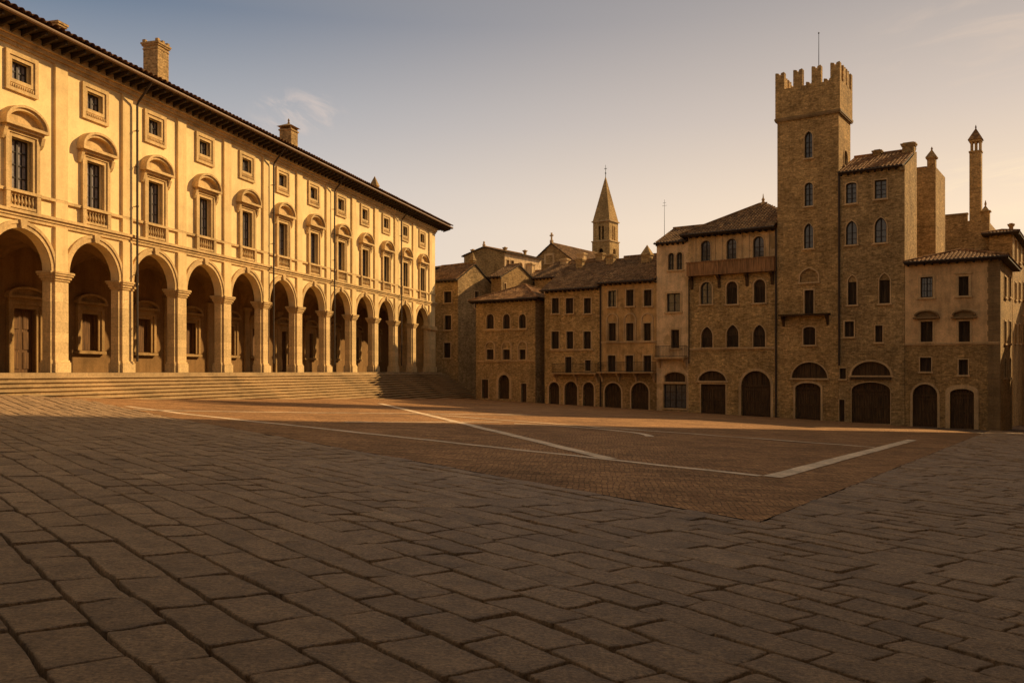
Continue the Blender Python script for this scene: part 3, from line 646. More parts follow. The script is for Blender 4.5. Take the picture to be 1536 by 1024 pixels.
# ------------------------------------------------------------------ the arcaded palace on the left
TH = math.atan(347 / FPX); BAY = 4.8; K0, K1_ = -3, 11; XE = 11.85 * BAY; XW = (K0 - .5) * BAY
PF = Frame(-23.18, 40.9, math.pi / 2 - TH, CZ - .06)
pal = empty('arcaded_palace', (PF.X, PF.Y, PF.z), PF.a)
tag(pal, 'long sunlit cream palace with a tall arcade and deep eaves above wide steps', 'palace')
ks = list(range(K0, K1_ + 1)); RA = 1.81; ZS = 5.0; PD = .48
# upper wall with its two rows of windows
ops = []
for k in ks:
    x = k * BAY; ops += [(x - .62, x + .62, 8.60, 11.0, 'r'), (x - .56, x + .56, 13.72, 14.62, 'r'), (x - .74, x + .74, 7.82, 8.40, 'r')]
mb = MB(); wall(mb, XW, XE, 7.5, 15.95, ops, .34)
for x in (XW, XE): mb.poly([(x, 0, 7.5), (x, 14, 7.5), (x, 14, 15.95), (x, 0, 15.95)])
mb.poly([(XW, 14, -.3), (XE, 14, -.3), (XE, 14, 15.95), (XW, 14, 15.95)]); mb.poly([(XW, .5, 7.6), (XE, .5, 7.6), (XE, 14, 7.6), (XW, 14, 7.6)]); mb.poly([(XW, 0, 15.9), (XE, 0, 15.9), (XE, 14, 15.9), (XW, 14, 15.9)])
mb.build('upper_wall', M['palace_plaster'], pal)
mb = MB(); wall(mb, XW, XE, ZS, 7.5, [(k * BAY - RA, k * BAY + RA, ZS, ZS + RA, 'o') for k in ks], PD)
wall(mb, XW, XE, ZS, 7.5, [(k * BAY - RA, k * BAY + RA, ZS, ZS + RA, 'o') for k in ks], .0, PD)
mb.build('arcade_wall', M['palace_plaster'], pal)
# string courses, frieze
mb = MB(); mb.box(XW, XE + .12, -.24, -.003, 7.50, 7.64); mb.box(XW, XE + .08, -.15, -.003, 7.36, 7.497); mb.box(XW, XE + .05, -.09, -.003, 7.20, 7.357); mb.build('string_course', M['palace_trim'], pal)
mb = MB(); xs = [XW] + [v for k in ks for v in (k * BAY - .745, k * BAY + .745)] + [XE + .05]
mb.box(XW, XE + .06, -.13, -.003, 8.43, 8.57); mb.box(XW, XE + .04, -.07, -.003, 8.36, 8.427) if False else None; mb.build('sill_course', M['palace_trim'], pal)
mb = MB(); mb.box(XW, XE + .05, -.10, -.003, 15.25, 15.42); mb.box(XW, XE + .1, -.22, -.003, 15.423, 15.62); mb.box(XW, XE + .15, -.36, -.003, 15.623, 15.95); mb.build('frieze', M['palace_trim'], pal)
# piers, arches, pilasters
def prism_pier():
    mb = MB(); hw = BAY / 2 - RA; mb.box(-hw, hw, 0, PD, .0, 4.58); mb.box(-.40, .40, -.11, -.001, .0, 4.58); return mb.build('pier', M['palace_stone'], pal)
pier0 = prism_pier(); hw = BAY / 2 - RA
mb = MB()
for z0, z1, e in ((4.55, 4.66, .05), (4.663, 4.80, .11), (4.803, 4.90, .17), (4.903, 5.0, .21)):
    mb.box(-hw - e, hw + e, -.0 - e, PD + e, z0, z1); mb.box(-.40 - e, .40 + e, -.11 - e, -.001 - e, z0, z1)
mb.build('capital', M['palace_trim'], pier0)
mb = MB(); mb.box(-hw - .09, hw + .09, -.09, PD + .09, 0, .52); mb.box(-.49, .49, -.21, -.092, 0, .52); mb.box(-hw - .045, hw + .045, -.045, PD + .045, .523, .62); mb.box(-.445, .445, -.16, -.047, .523, .62); mb.build('plinth', M['palace_stone'], pier0)
mb = MB(); mb.box(-.40, .40, -.14, -.003, 5.003, 7.197); mb.box(-.40, .40, -.14, -.003, 7.645, 8.427); mb.box(-.40, .40, -.14, -.003, 8.573, 15.247); pil0 = mb.build('pilaster', M['palace_strip'], pal)
mb = MB(); n = 20; pin = [(RA * math.cos(math.pi - math.pi * i / n), ZS + RA * math.sin(math.pi * i / n)) for i in range(n + 1)]
def ring(ra, rb, y0):
    f = lambda r: [(r * math.cos(math.pi - math.pi * i / n), ZS + .003 + r * math.sin(math.pi * i / n)) for i in range(n + 1)]
    band(mb, f(ra), f(rb), y0, -.002)
ring(RA - .001, RA + .20, -.07); ring(RA + .203, RA + .36, -.12)
arch0 = mb.build('arch_moulding', M['palace_trim'], pal)
mb = MB(); mb.prism([(-.14, ZS + RA - .02), (.14, ZS + RA - .02), (.21, 7.19), (-.21, 7.19)], -.20, -.003); mb.build('keystone', M['palace_trim'], arch0)
# tall window with segmental pediment and balustrade
mb = MB(); pi_ = [(-.62, 8.575), (-.62, 11.0), (.62, 11.0), (.62, 8.575)]; po_ = [(-.80, 8.575), (-.80, 11.18), (.80, 11.18), (.80, 8.575)]; pq_ = [(-1.0, 8.575), (-1.0, 11.33), (1.0, 11.33), (1.0, 8.575)]
band(mb, pi_, po_, -.10, .12); band(mb, [(-.803, 8.575), (-.803, 11.183), (.803, 11.183), (.803, 8.575)], pq_, -.16, -.003)
mb.box(-1.02, -.78, -.20, -.003, 7.645, 8.427); mb.box(.78, 1.02, -.20, -.003, 7.645, 8.427); mb.box(-1.05, 1.05, -.22, -.132, 8.43, 8.57)
for s_ in (-1, 1): mb.prismx([(-.003, 11.30), (-.003, 10.75), (-.10, 10.80), (-.2, 10.95), (-.3, 11.3)], s_ * 1.0 + (0.003 if s_ > 0 else -.20), s_ * 1.0 + (.20 if s_ > 0 else -.003))
win0 = mb.build('window', M['palace_trim'], pal)
mb = MB(); prf = lambda a, h, z: [(-a * math.cos(math.pi * i / 16), z + h * math.sin(math.pi * i / 16)) for i in range(17)]
mb.box(-1.12, 1.12, -.30, -.003, 11.333, 11.46); mb.box(-1.27, 1.27, -.46, -.003, 11.463, 11.60)
band(mb, prf(1.05, .66, 11.603), prf(1.16, .80, 11.603), -.36, -.003); band(mb, prf(1.163, .803, 11.603), prf(1.27, .92, 11.603), -.46, -.003); mb.poly([(x, -.08, z) for x, z in prf(1.05, .66, 11.603)])
mb.build('pediment', M['palace_trim'], win0)
mb = MB()
for i in range(7):
    x = -.62 + i * 1.24 / 6; mb.lathe([(.055, 7.83), (.055, 7.87), (.03, 7.90), (.075, 8.02), (.07, 8.08), (.03, 8.27), (.055, 8.31), (.055, 8.39)], x, -.06, 10)
mb.box(-.775, .775, -.17, .03, 7.70, 7.82); mb.build('balustrade', M['palace_trim'], win0, smooth=False)
mb = MB(); mb.poly([(-.74, .33, 7.82), (.74, .33, 7.82), (.74, .33, 8.40), (-.74, .33, 8.40)]); mb.build('recess', M['palace_inner_shade'], win0)
mb = MB(); mb.poly([(-.62, .28, 8.6), (.62, .28, 8.6), (.62, .28, 11.0), (-.62, .28, 11.0)]); mb.build('pane', M['palace_glass'], win0)
def casement(x0, x1, z0, z1, nrow, y):
    mb = MB(); f = .075; mb.box(x0, x0 + f, y - .05, y, z0, z1); mb.box(x1 - f, x1, y - .05, y, z0, z1); mb.box(x0 + f, x1 - f, y - .05, y, z0, z0 + f); mb.box(x0 + f, x1 - f, y - .05, y, z1 - f, z1); mb.box(-.055, .055, y - .07, y - .003, z0 + f, z1 - f)
    for j in range(1, nrow): z = z0 + (z1 - z0) * j / nrow; mb.box(x0 + f, x1 - f, y - .04, y - .004, z - .025, z + .025)
    for s_ in (-1, 1): xx = s_ * (x1 - f + .055) / 2; mb.box(xx - .02, xx + .02, y - .035, y - .005, z0 + f, z1 - f)
    return mb
casement(-.62, .62, 8.6, 11.0, 4, .275).build('glazing_bars', M['frame'], win0)
# small square attic window
mb = MB(); f_ = lambda a, t, b: [(-a, b), (-a, t), (a, t), (a, b)]
for (ia, it, ib), (oa, ot, ob), y in (((.56, 14.62, 13.72), (.74, 14.80, 13.54), -.06), ((.743, 14.803, 13.30), (.95, 15.0, 13.30), -.12)):
    band(mb, f_(ia, it, ib), f_(oa, ot, ib), y, .1)
mb.box(-.74, .74, -.06, .1, 13.54, 13.717); mb.box(-.95, .95, -.12, -.003, 13.14, 13.297); mb.box(-.74, .74, -.07, -.003, 13.33, 13.50)
for i in range(11): mb.box(-.7 + i * .13, -.64 + i * .13, -.115, -.072, 13.36, 13.47)
att0 = mb.build('attic_window', M['palace_trim'], pal)
mb = MB(); mb.poly([(-.56, .28, 13.72), (.56, .28, 13.72), (.56, .28, 14.62), (-.56, .28, 14.62)]); mb.build('pane', M['palace_glass'], att0)
casement(-.56, .56, 13.72, 14.62, 2, .275).build('glazing_bars', M['frame'], att0)
# groin vault of one bay
mb = MB(); xs = np.linspace(-BAY / 2, BAY / 2, 25); ys = np.linspace(PD, 4.5, 15); vs, fs = [], []
for y in ys:
    for x in xs:
        zx = ZS + math.sqrt(max(0, RA ** 2 - x * x)); zy = ZS + RA * math.sqrt(max(0, 1 - ((y - (PD + 4.5) / 2) / ((4.5 - PD) / 2)) ** 2)); vs.append((x, y, max(zx, zy, ZS)))
for j in range(14):
    for i in range(24): a = j * 25 + i; fs.append((a, a + 1, a + 26, a + 25))
mb.add(vs, fs); vault0 = mb.build('vault', M['palace_inner_shade'], pal, smooth=True)
first = True
for k in ks:
    x = k * BAY
    for o in (arch0, win0, att0, vault0):
        if first: o.location = (x, 0, 0)
        else: dup(o, pal, (x, 0, 0))
    for o in (pier0, pil0):
        xx = x + BAY / 2
        if k == K1_ and o is pier0: continue
        if first: o.location = (xx, 0, 0)
        else: dup(o, pal, (xx, 0, 0))
    first = False
mb = MB(); xa = 11 * BAY + RA; mb.box(xa, XE, 0, PD, 0, 4.58); mb.box(xa + .19, XE - .1, -.11, -.001, .62, 4.58); mb.box(XE - .6, XE, PD, 14, -.3, 7.5)
cp_ = mb.build('corner_pier', M['palace_stone'], pal)
mb = MB(); mb.box(xa - .18, XE + .18, -.18, PD + .18, 4.72, 5.0); mb.box(xa - .08, XE + .08, -.3, PD + .1, 4.58, 4.717); mb.build('capital', M['palace_trim'], cp_)
mb = MB(); mb.box(xa - .09, XE + .09, -.2, PD + .09, 0, .58); mb.build('plinth', M['palace_stone'], cp_)
# back wall of the arcade with its doors and windows
door_ks = (1.0, 6.6); win_ks = [-2, -1, 0, 2, 3, 4, 5, 5.8, 7.6, 8.6, 9.6, 10.6]
ops = [(k * BAY - .75, k * BAY + .75, 0.0, 3.42, 'r') for k in door_ks] + [(k * BAY - .66, k * BAY + .66, 1.30, 3.45, 'r') for k in win_ks]
mb = MB(); wall(mb, XW, XE, -.02, 7.6, ops, .3, 4.5); mb.poly([(XW, 0, -.3), (XW, 4.5, -.3), (XW, 4.5, 7.6), (XW, 0, 7.6)]); mb.build('arcade_back_wall', M['palace_inner_shade'], pal)
def inner_frame(w2, z0, z1, name, sill):
    mb = MB(); g = lambda a, t: [(-a, z0), (-a, t), (a, t), (a, z0)]
    band(mb, g(w2, z1), g(w2 + .2, z1 + .2), -.10, .1); band(mb, g(w2 + .203, z1 + .203), g(w2 + .42, z1 + .36), -.18, -.003)
    mb.box(-w2 - .55, w2 + .55, -.34, -.003, z1 + .55, z1 + .70); mb.box(-w2 - .36, w2 + .36, -.12, -.003, z1 + .363, z1 + .547)
    a = w2 + .55; pr = [(-a * math.cos(math.pi * i / 12), z1 + .703 + .48 * math.sin(math.pi * i / 12)) for i in range(13)]; pn = [(x * .84, z1 + .703 + (z - z1 - .703) * .72) for x, z in pr]
    band(mb, pn, pr, -.32, -.003); mb.poly([(x, -.06, z) for x, z in pn])
    if sill: mb.box(-w2 - .5, w2 + .5, -.26, -.003, z0 - .2, z0 - .04)
    return mb.build(name, M['inner_trim_shade'], pal)
d0 = inner_frame(.75, 0, 3.42, 'door', False); mb = MB()
for i in range(2):
    xa_ = -.75 + i * .75; mb.box(xa_ + .01, xa_ + .74, .2, .28, 0, 3.42)
    for za, zb_ in ((.2, 1.1), (1.25, 2.2), (2.35, 3.25)): mb.box(xa_ + .12, xa_ + .63, .165, .199, za, zb_)
mb.build('door_leaf', M['wood_warm'], d0)
w0 = inner_frame(.66, 1.30, 3.45, 'arcade_window', True); mb = MB(); mb.box(-.66, .66, .24, .28, 1.3, 3.45)
for i in range(8): mb.box(-.65 + i * .165, -.50 + i * .165, .215, .239, 1.32, 3.43)
mb.build('shutter', M['wood_warm'], w0)
d0.location = (door_ks[0] * BAY, 4.5, 0); dup(d0, pal, (door_ks[1] * BAY, 4.5, 0))
for i, k in enumerate(win_ks):
    if i == 0: w0.location = (k * BAY, 4.5, 0)
    else: dup(w0, pal, (k * BAY, 4.5, 0))
mb = MB(); mb.box(-.35, .35, 4.36, 4.497, .003, 4.8); mb.box(-.45, .45, 4.28, 4.497, 4.803, 5.02); ip0 = mb.build('inner_pilaster', M['inner_trim_shade'], pal); ip0.location = (ks[0] * BAY + BAY / 2, 0, 0)
for k in ks[1:]: dup(ip0, pal, (k * BAY + BAY / 2, 0, 0))
mb = MB(); mb.box(XW, XE, -.72, 4.52, -.5, 0.0); mb.build('arcade_floor', M['step_stone'], pal)
# eaves, gutter, roof
OV = 1.25; mb = MB(); mb.prismx([(0, 15.953), (-OV, 16.10), (-OV, 16.20), (0, 16.45)], XW, XE + 2.0); x = XW + .3
mb.box(XE + .003, XE + 2.0, .003, 14, 15.96, 16.15)
while x < XE + 1.9: mb.prismx([(-.37, 15.70), (-.37, 15.955), (-OV + .06, 16.06), (-OV + .06, 15.92)], x, x + .13); x += .62
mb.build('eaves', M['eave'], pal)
mb = MB(); tp = .30; tile_sheet(mb, (XW, -OV - .16, 16.31), (1, 0, 0), (0, 1, tp), XE + 2.05 - XW, 8.7 / math.cos(math.atan(tp)), [((XE + 2.05, -OV - .1, 0), (1, 1, 0))], .40, .50, .15)
tile_sheet(mb, (XE + 2.05, -OV - .16, 16.31), (0, 1, 0), (-1, 0, tp), 17, 8.7 / math.cos(math.atan(tp)), [((XE + 2.05, -OV - .1, 0), (-1, -1, 0)), ((XE + 2.05, 15.4, 0), (-1, 1, 0))], .40, .50, .15)
tile_sheet(mb, (XW, 15.6, 16.31), (1, 0, 0), (0, -1, tp), XE + 2.05 - XW, 8.7 / math.cos(math.atan(tp)), [((XE + 2.05, 15.6, 0), (1, -1, 0))], .60, .84, .085)
rf = mb.build('roof', M['tile'], pal)
mb = MB(); mb.tube([(XW, -OV - .10, 16.17), (XE + 2.05, -OV - .10, 16.17), (XE + 2.12, -OV, 16.17), (XE + 2.12, 14, 16.17)], .095, 10); mb.build('gutter', M['gutter'], pal)
for k in (-1.4, 1.60, 4.62, 6.62, 9.64):
    x = k * BAY; mb = MB(); mb.tube([(x, -OV - .06, 16.12), (x, -OV + .08, 15.9), (x, -.42, 15.02), (x, -.36, 14.86), (x, -.36, 7.9), (x, -.36, .62)], .062, 8)
    for z in (2.5, 5.4, 9.2, 11.4, 13.4): mb.lathe([(.085, z), (.085, z + .07)], x, -.36, 8); mb.box(x - .02, x + .02, -.36, -.11, z + .01, z + .05)
    mb.build('downpipe', M['pipe'], pal)
def pchim(px, y, ptop, wd, cap):
    c = 34.1 + y / math.cos(TH); D = FPX * c / (1115 - px); x = (D - 40.9 - y * math.sin(TH)) / math.cos(TH); zt = (HZ - ptop) / FPX * D + .06
    return chimney(rf, x, y, 16.2 + (y + 1.4) * .3 - .4, zt - {'flat': .02, 'roof': .80, 'point': .75}[cap], wd, wd, 'brick', cap)
pchim(234, 2.5, 66, 1.05, 'flat'); pchim(433, 2.5, 178, 1.05, 'roof'); pchim(562, 2.5, 264, .62, 'point'); pchim(86, .8, 33, .5, 'flat')

# wide steps in front of it
mb = MB(); prof = []; NS, RUN, RISE = 15, .305, .196
y = -.72; z = -.004; prof.append((y + .2, -4.2)); prof.append((y + .2, z - .05))
for i in range(NS):
    z = -(i + 1) * RISE; y0 = y - i * RUN; prof += [(y0 - .0, z + .002), (y0 - RUN + .0, z + .002), (y0 - RUN - .085, z - .010), (y0 - RUN - .09, z - .06), (y0 - RUN, z - .07)]
prof.append((y - NS * RUN, -4.2))
for i in range(len(prof) - 1):
    (ya, za), (yb, zb) = prof[i], prof[i + 1]
    if i: mb.poly([(XW, ya, za), (XE + .5, ya, za), (XE + .5, yb, zb), (XW, yb, zb)])
for x in (XW, XE + .5):
    for i in range(NS): mb.poly([(x, y - i * RUN, -4.2), (x, y - (i + 1) * RUN, -4.2), (x, y - (i + 1) * RUN, -(i + 1) * RISE), (x, y - i * RUN, -(i + 1) * RISE)])
st = mb.build('stone_steps', M['step_stone'], None, (PF.X, PF.Y, PF.z)); st.rotation_euler = (0, 0, PF.a)
tag(st, 'wide flight of worn stone steps running along the front of the arcaded palace', 'steps')

# ------------------------------------------------------------------ the row of houses
# brick house next to the alley
r1, F1, W1, z1 = house('brick_house', 'low brown brick house, hipped tile roof, one arched doorway between two small doors', 714, 803, 450, 7, 'brick', [
    *[('S', a, b, 471, 493, 'o', {'w': .10}) for a, b in ((730, 741), (755, 765), (779, 789))],
    *[('S', a, b, 524, 539, 'r', {'w': .07, 'blind': (.12, .75)}) for a, b in ((730.5, 740.5), (755, 765), (779.5, 788.5))],
    ('D', 723, 732.5, 569, 597, 'r', {'w': .08}), ('D', 748, 764, 562, 598, 'o', {'w': .28}), ('D', 782, 790, 575, 603, 'r', {'w': .06})], stringcourses=[(494, 726, 791), (541, 714.5, 802.5)])
hip_roof(W1, 7, z1, .55, 23, M['tile'], r1)
# stone house with three small arched doors
r2, F2, W2, z2 = house('stone_house', 'rough stone house with plain shuttered windows above three small arched doors', 817, 900, 434, 9, 'rubble', [
    *[('S', a, b, 447, 470, 'r', {'w': .10}) for a, b in ((828, 838.5), (849, 860), (876, 886.5))], *[('S', a, b, 497, 523, 'r', {'w': .10}) for a, b in ((827.5, 838.5), (850, 860), (875.5, 886.5))],
    ('S', 848, 857.5, 535, 559, 'r', {'w': .06}), ('S', 878, 886.5, 540, 556, 'r', {'w': .06}),
    ('D', 823.5, 839, 573, 606, 'o', {'w': .16}), ('D', 847, 866, 572, 609, 'o', {'w': .16}), ('D', 875, 891, 573, 611, 'o', {'w': .16})], stringcourses=[(524.5, 827, 890)])
ro2, zr2 = slope_roof(W2, z2, .45, 0, 5.2, 29, M['tile_dark'], r2, orr=.0, ol=.3)
chimney(ro2, W2 * .25, 4.2, z2 + 1.5, zr2 + .35, .7, .5); chimney(ro2, W2 * .78, 4.6, z2 + 1.5, zr2 + .55, .8, .55)
balcony(r2, F2.x(832), F2.x(899), F2.zz(866, 559.5), .7, .9, .10, nbr=3)
# plastered house with blind arches
r3, F3, W3, z3 = house('plastered_house', 'ochre plastered house with three blind-arched windows above two wide arched doors', 900, 985, 423, 9, 'brick_dark', [
    *[('G', a, b, 436, 460, 'r', {'w': .12, 'rows': 3}) for a, b in ((912.5, 924.5),)], *[('S', a, b, 434.5, 459, 'r', {'w': .12}) for a, b in ((939.5, 950.5), (966, 977.5))],
    *[('S', a, b, 484.5, 511, 'r', {'w': .10, 'blind': (.14, .82)}) for a, b in ((913, 924), (939.5, 950.5), (965.5, 976.5))],
    *[('S', a, b, 533, 557.5, 'r', {'w': .12}) for a, b in ((912, 923.5), (938.5, 950), (965.5, 977))],
    ('D', 907, 932, 574, 615, 'o', {'w': .14}), ('D', 947, 973, 573.5, 617, 'o', {'w': .14})], stringcourses=[(512.5, 900.5, 984.5)], upper=(559, 'plaster_ochre'))
ro3, zr3 = slope_roof(W3, z3, .5, 0, 4.8, 29, M['tile_dark'], r3, ol=.0, orr=.0)
chimney(ro3, W3 * .55, 3.4, z3 + 1.2, zr3 + .1, .9, .7, 'brick', 'point'); chimney(ro3, W3 * .82, 4.4, z3 + 1.5, zr3 + .45, .8, .6)
balcony(r3, F3.x(901), F3.x(984.5), F3.zz(942, 558), .75, .9, .10, nbr=4)
for Fr, x in ((F3, .08),):
    mb = MB(); mb.tube([(x, -.09, z3 - .1), (x, -.09, -.3)], .07, 8); mb.build('downpipe', M['pipe'], r3)
# narrow plastered house with twin window
r4, F4, W4, z4 = house('narrow_house', 'narrow pale plastered house with a twin arched window at the top and an iron balcony', 985, 1032.5, 364, 8, 'plaster_pale', [
    ('G', 1002.5, 1011.5, 379.5, 405, 'o', {'w': .08, 'rows': 3}), ('G', 1015, 1024, 378.5, 404.5, 'o', {'w': .08, 'rows': 3}), ('G', 1000.5, 1020.5, 440, 467.5, 'r', {'w': .17, 'rows': 2}),
    ('S', 1007, 1019, 494.5, 522, 'r', {'w': .16}), ('L', 997, 1028, 558, 572.5, 's', {'w': .10}), ('G', 995.5, 1030, 576, 612, 'r', {'w': .08, 'rows': 3, 'cols': 3})])
ro4, zr4 = slope_roof(W4, z4, .35, 0, 3.8, 24, M['tile_dark'], r4, orr=.0, ol=.12)
balcony(r4, F4.x(987), F4.x(1031.5), F4.zz(1009, 536), .75, 1.0, .12)
mb = MB(); x = F4.x(986.5); mb.tube([(x + .1, 1.2, zr4 - 2), (x + .1, 1.2, zr4 + 2.3)], .028, 6, .012)
for zz, l in ((zr4 + 2.0, .16), (zr4 + 1.75, .22)): mb.tube([(x + .1 - l, 1.2, zz), (x + .1 + l, 1.2, zz)], .014, 5)
mb.build('antenna', M['iron'], ro4)
# wide house with the loggia storey and brick parapet
r5, F5, W5, z5 = house('gallery_house', 'wide house with plastered top storey over a bracketed brown parapet, finial on its roof', 1032.5, 1166, 348, 9, 'rubble', [
    *[('G', a, b, t_, bo, 'o', {'w': .10, 'rows': 4}) for a, b, t_, bo in ((1051.5, 1066, 361, 391.5), (1090, 1105, 358, 388.5), (1130, 1146, 354.5, 385.5))],
    ('G', 1051, 1068, 423, 456, 'o', {'w': .12, 'rows': 3}), *[('S', a, b, t_, bo, 'o', {'w': .12}) for a, b, t_, bo in ((1090, 1106, 422, 456), (1131, 1148, 419, 454))],
    *[('S', a, b, t_, bo, 'p', {'w': .10}) for a, b, t_, bo in ((1052, 1069, 490, 521), (1090, 1108, 487, 520.5), (1130, 1148, 487, 520.5))],
    ('L', 1048, 1089, 556, 571, 'o', {'w': .15}), ('D', 1051.5, 1088.5, 576, 623, 'r', {'w': .10}), ('D', 1112, 1156, 556, 627, 'o', {'w': .22})], stringcourses=[(522, 1033, 1165)], upper=(405, 'plaster_tan'))
ro5, zr5 = hip_roof(W5, 9, z5, .75, 29, M['tile_dark'], r5, orr=2.9, ol=.5, cut=W5 - .01)
mb = MB(); xm = (W5 + 2.4) / 2; mb.lathe([(.25, zr5 - .25), (.20, zr5 + .05), (.10, zr5 + .2), (.15, zr5 + .33), (.06, zr5 + .5), (.02, zr5 + .85)], xm, 4.5, 10); mb.build('finial', M['trim'], ro5)
mb = MB(); xa, xb = F5.x(1030.5, -.5), F5.x(1161.5, -.5); za, zb = F5.zz(1096, 408.5, -.5), F5.zz(1096, 390.5, -.5)
mb.box(xa, xb, -.62, -.50, za, zb); mb.box(xa, xa + .12, -.50, -.003, za, zb); mb.box(xb - .12, xb, -.50, -.003, za, zb); mb.box(xa, xb, -.62, -.003, za - .10, za - .003); mb.box(xa - .05, xb + .05, -.68, -.44, zb + .003, zb + .09); par = mb.build('parapet', M['wood_para'], r5)
for px in (1036, 1077, 1119, 1157): x = F5.x(px, -.3); mb = MB(); mb.prismx([(-.003, za - .103), (-.60, za - .103), (-.52, za - .25), (-.22, za - .5), (-.10, za - 1.15), (-.003, za - 1.2)], x - .11, x + .11); mb.build('bracket', M['wood'], par)
for px in (1043, 1072, 1083, 1112, 1123, 1153):
    x = F5.x(px); mb = MB(); mb.box(x - .07, x + .07, -.06, -.003, zb - .2, z5 - .25); mb.build('pilaster_strip', M['trim'], r5)
mb = MB(); mb.tube([(W5 - .09, -.10, z5 - .15), (W5 - .09, -.10, -.4)], .085, 8); mb.build('downpipe', M['pipe'], r5)
mb = MB(); mb.tube([(.09, -.10, za - .3), (.09, -.10, F5.zz(1034, 545))], .05, 8); mb.build('downpipe', M['pipe'], r5)

# the crenellated tower
FT = Frame(*rowpoint(1166), ROW); TW = FT.x(1258); TD = 3.7
rt = empty('stone_tower', (FT.X, FT.Y, FT.z), FT.a); tag(rt, 'tall square stone tower with swallow-tailed battlements, the highest building of the square', 'tower')
sp = [('G', 1207, 1219, 197, 237, 'p', {'w': .07, 'rows': 5}), ('G', 1207, 1219.5, 274, 309, 'o', {'w': .07, 'rows': 4}), ('G', 1206, 1220, 335, 372.5, 'p', {'w': .07, 'rows': 4}),
      ('B', 1200, 1227, 402.5, 423, 'p', {'w': .10}), ('S', 1207, 1220.5, 435, 472, 'r', {'w': .10}), ('S', 1205, 1223, 490, 517, 's', {'w': .09}), ('L', 1187.5, 1241, 543, 567, 'o', {'w': .10}), ('D', 1193, 1231, 574, 632, 's', {'w': .16})]
to = fit_openings(FT, sp); zb_, zm = FT.zz(1212, 172), FT.zz(1212, 128)
mb = MB(); wall(mb, 0, TW, -1.6, zb_, [o[1:6] for o in to]); mb.poly([(0, 0, -1.6), (0, TD, -1.6), (0, TD, zb_), (0, 0, zb_)]); mb.poly([(0, TD, -1.6), (TW, TD, -1.6), (TW, TD, zb_), (0, TD, zb_)]); mb.build('wall', M['tower_stone'], rt)
dress(rt, to)
side_wall(rt, FT, TW, TD, -1.6, zb_, 'tower_stone', [('G', 1265.5, 1271, 226, 250, 'o')])
balcony(rt, FT.x(1172), FT.x(1245.5), FT.zz(1208, 471.5), .75, .9, .12, iron=False, mat='wood')
mb = MB()
e = .13; mb.box(-e - .06, TW + e + .06, -e - .06, TD + e + .06, zb_ - .16, zb_ + .02); mb.box(-e - .01, TW + e + .01, -e - .01, TD + e + .01, zb_ - .26, zb_ - .163); bd = mb.build('string_course', M['quoin'], rt)
mb = MB(); q = .45
mb.box(-e, TW + e, -e, -e + q, zb_ + .023, zm); mb.box(-e, TW + e, TD + e - q, TD + e, zb_ + .023, zm); mb.box(-e, -e + q, -e + q, TD + e - q, zb_ + .023, zm); mb.box(TW + e - q, TW + e, -e + q, TD + e - q, zb_ + .023, zm); mb.box(-e + q, TW + e - q, -e + q, TD + e - q, zb_ + .023, zb_ + .3)
mb.build('parapet', M['tower_stone'], rt)
mh = 1.35
def merlon(w_, d_):
    mb = MB(); n = w_ / 2; mb.prism([(-n, -.002), (n, -.002), (n, mh), (n * .9, mh + .06), (n * .28, mh), (n * .16, mh - .16), (-n * .16, mh - .16), (-n * .28, mh), (-n * .9, mh + .06), (-n, mh)], -d_ / 2, d_ / 2); return mb
mw = .74; m0 = merlon(mw, q).build('merlon', M['tower_stone'], rt); spots = []
for i in range(4): x = -e + mw / 2 + i * (TW + 2 * e - mw) / 3; spots += [(x, -e + q / 2, 0), (x, TD + e - q / 2, 0)]
for i in range(1, 3): y = -e + mw / 2 + i * (TD + 2 * e - mw) / 3; spots += [(TW + e - q / 2, y, 90), (-e + q / 2, y, 90)]
for i, (x, y, a) in enumerate(spots): o = m0 if i == 0 else dup(m0, rt, (0, 0, 0)); o.location = (x, y, zm); o.rotation_euler = (0, 0, R(a))
mb = MB(); px_, py_ = TW * .58, TD * .5; ztop = FT.zz(1223, 52, TD * .5); mb.tube([(px_, py_, zb_ + .3), (px_, py_, ztop)], .05, 8, .02); mb.lathe([(.05, ztop), (.07, ztop + .06), (.02, ztop + .13)], px_, py_, 8); mb.build('flagpole', M['iron'], rt)
mb = MB(); mb.tube([(TW + .05, -.10, FT.zz(1258, 262)), (TW + .05, -.10, FT.zz(1258, 548))], .08, 8); mb.build('downpipe', M['pipe'], rt)

# brick house leaning on the tower
r7, F7, W7, z7 = house('tall_house', 'tall brick house joined to the battlemented tower on its left, with a lean-to tile roof', 1258.3, 1357, 255, 4.9, 'rubble_grey', [
    ('G', 1269, 1285, 274, 305, 's', {'w': .08, 'rows': 4}), ('G', 1312, 1330, 270, 298, 'r', {'w': .08, 'rows': 4}), ('G', 1269, 1285.6, 331, 367, 'p', {'w': .09, 'rows': 4}), ('G', 1312, 1330, 326, 364, 'p', {'w': .09, 'rows': 4}),
    ('S', 1272, 1285, 413, 457, 'p', {'w': .09, 'fill': .5}), ('S', 1319, 1335, 410, 455, 'p', {'w': .09, 'fill': .5}), ('S', 1267, 1281, 482, 505, 'r', {'w': .09}), ('S', 1313, 1324, 488, 513, 'r', {'w': .06}),
    ('S', 1259.5, 1269, 552, 568, 'r', {'w': .04}), ('L', 1277, 1336, 542, 563, 'o', {'w': .16}), ('D', 1277.5, 1335.5, 573, 635, 's', {'w': .05}), ('D', 1259, 1267, 599, 632, 'r', {'w': .05})], side_ops=[1], top_px=1306)
zr = z7 + 4.9 * math.tan(R(23)); side_wall(r7, F7, W7, 4.9, -1.6, z7, 'rubble_grey', [], [(4.9, zr)])
ro7, zr7 = slope_roof(W7, z7, .35, 0, 4.9, 23, M['tile'], r7, back=False, ol=.0, orr=-.05)
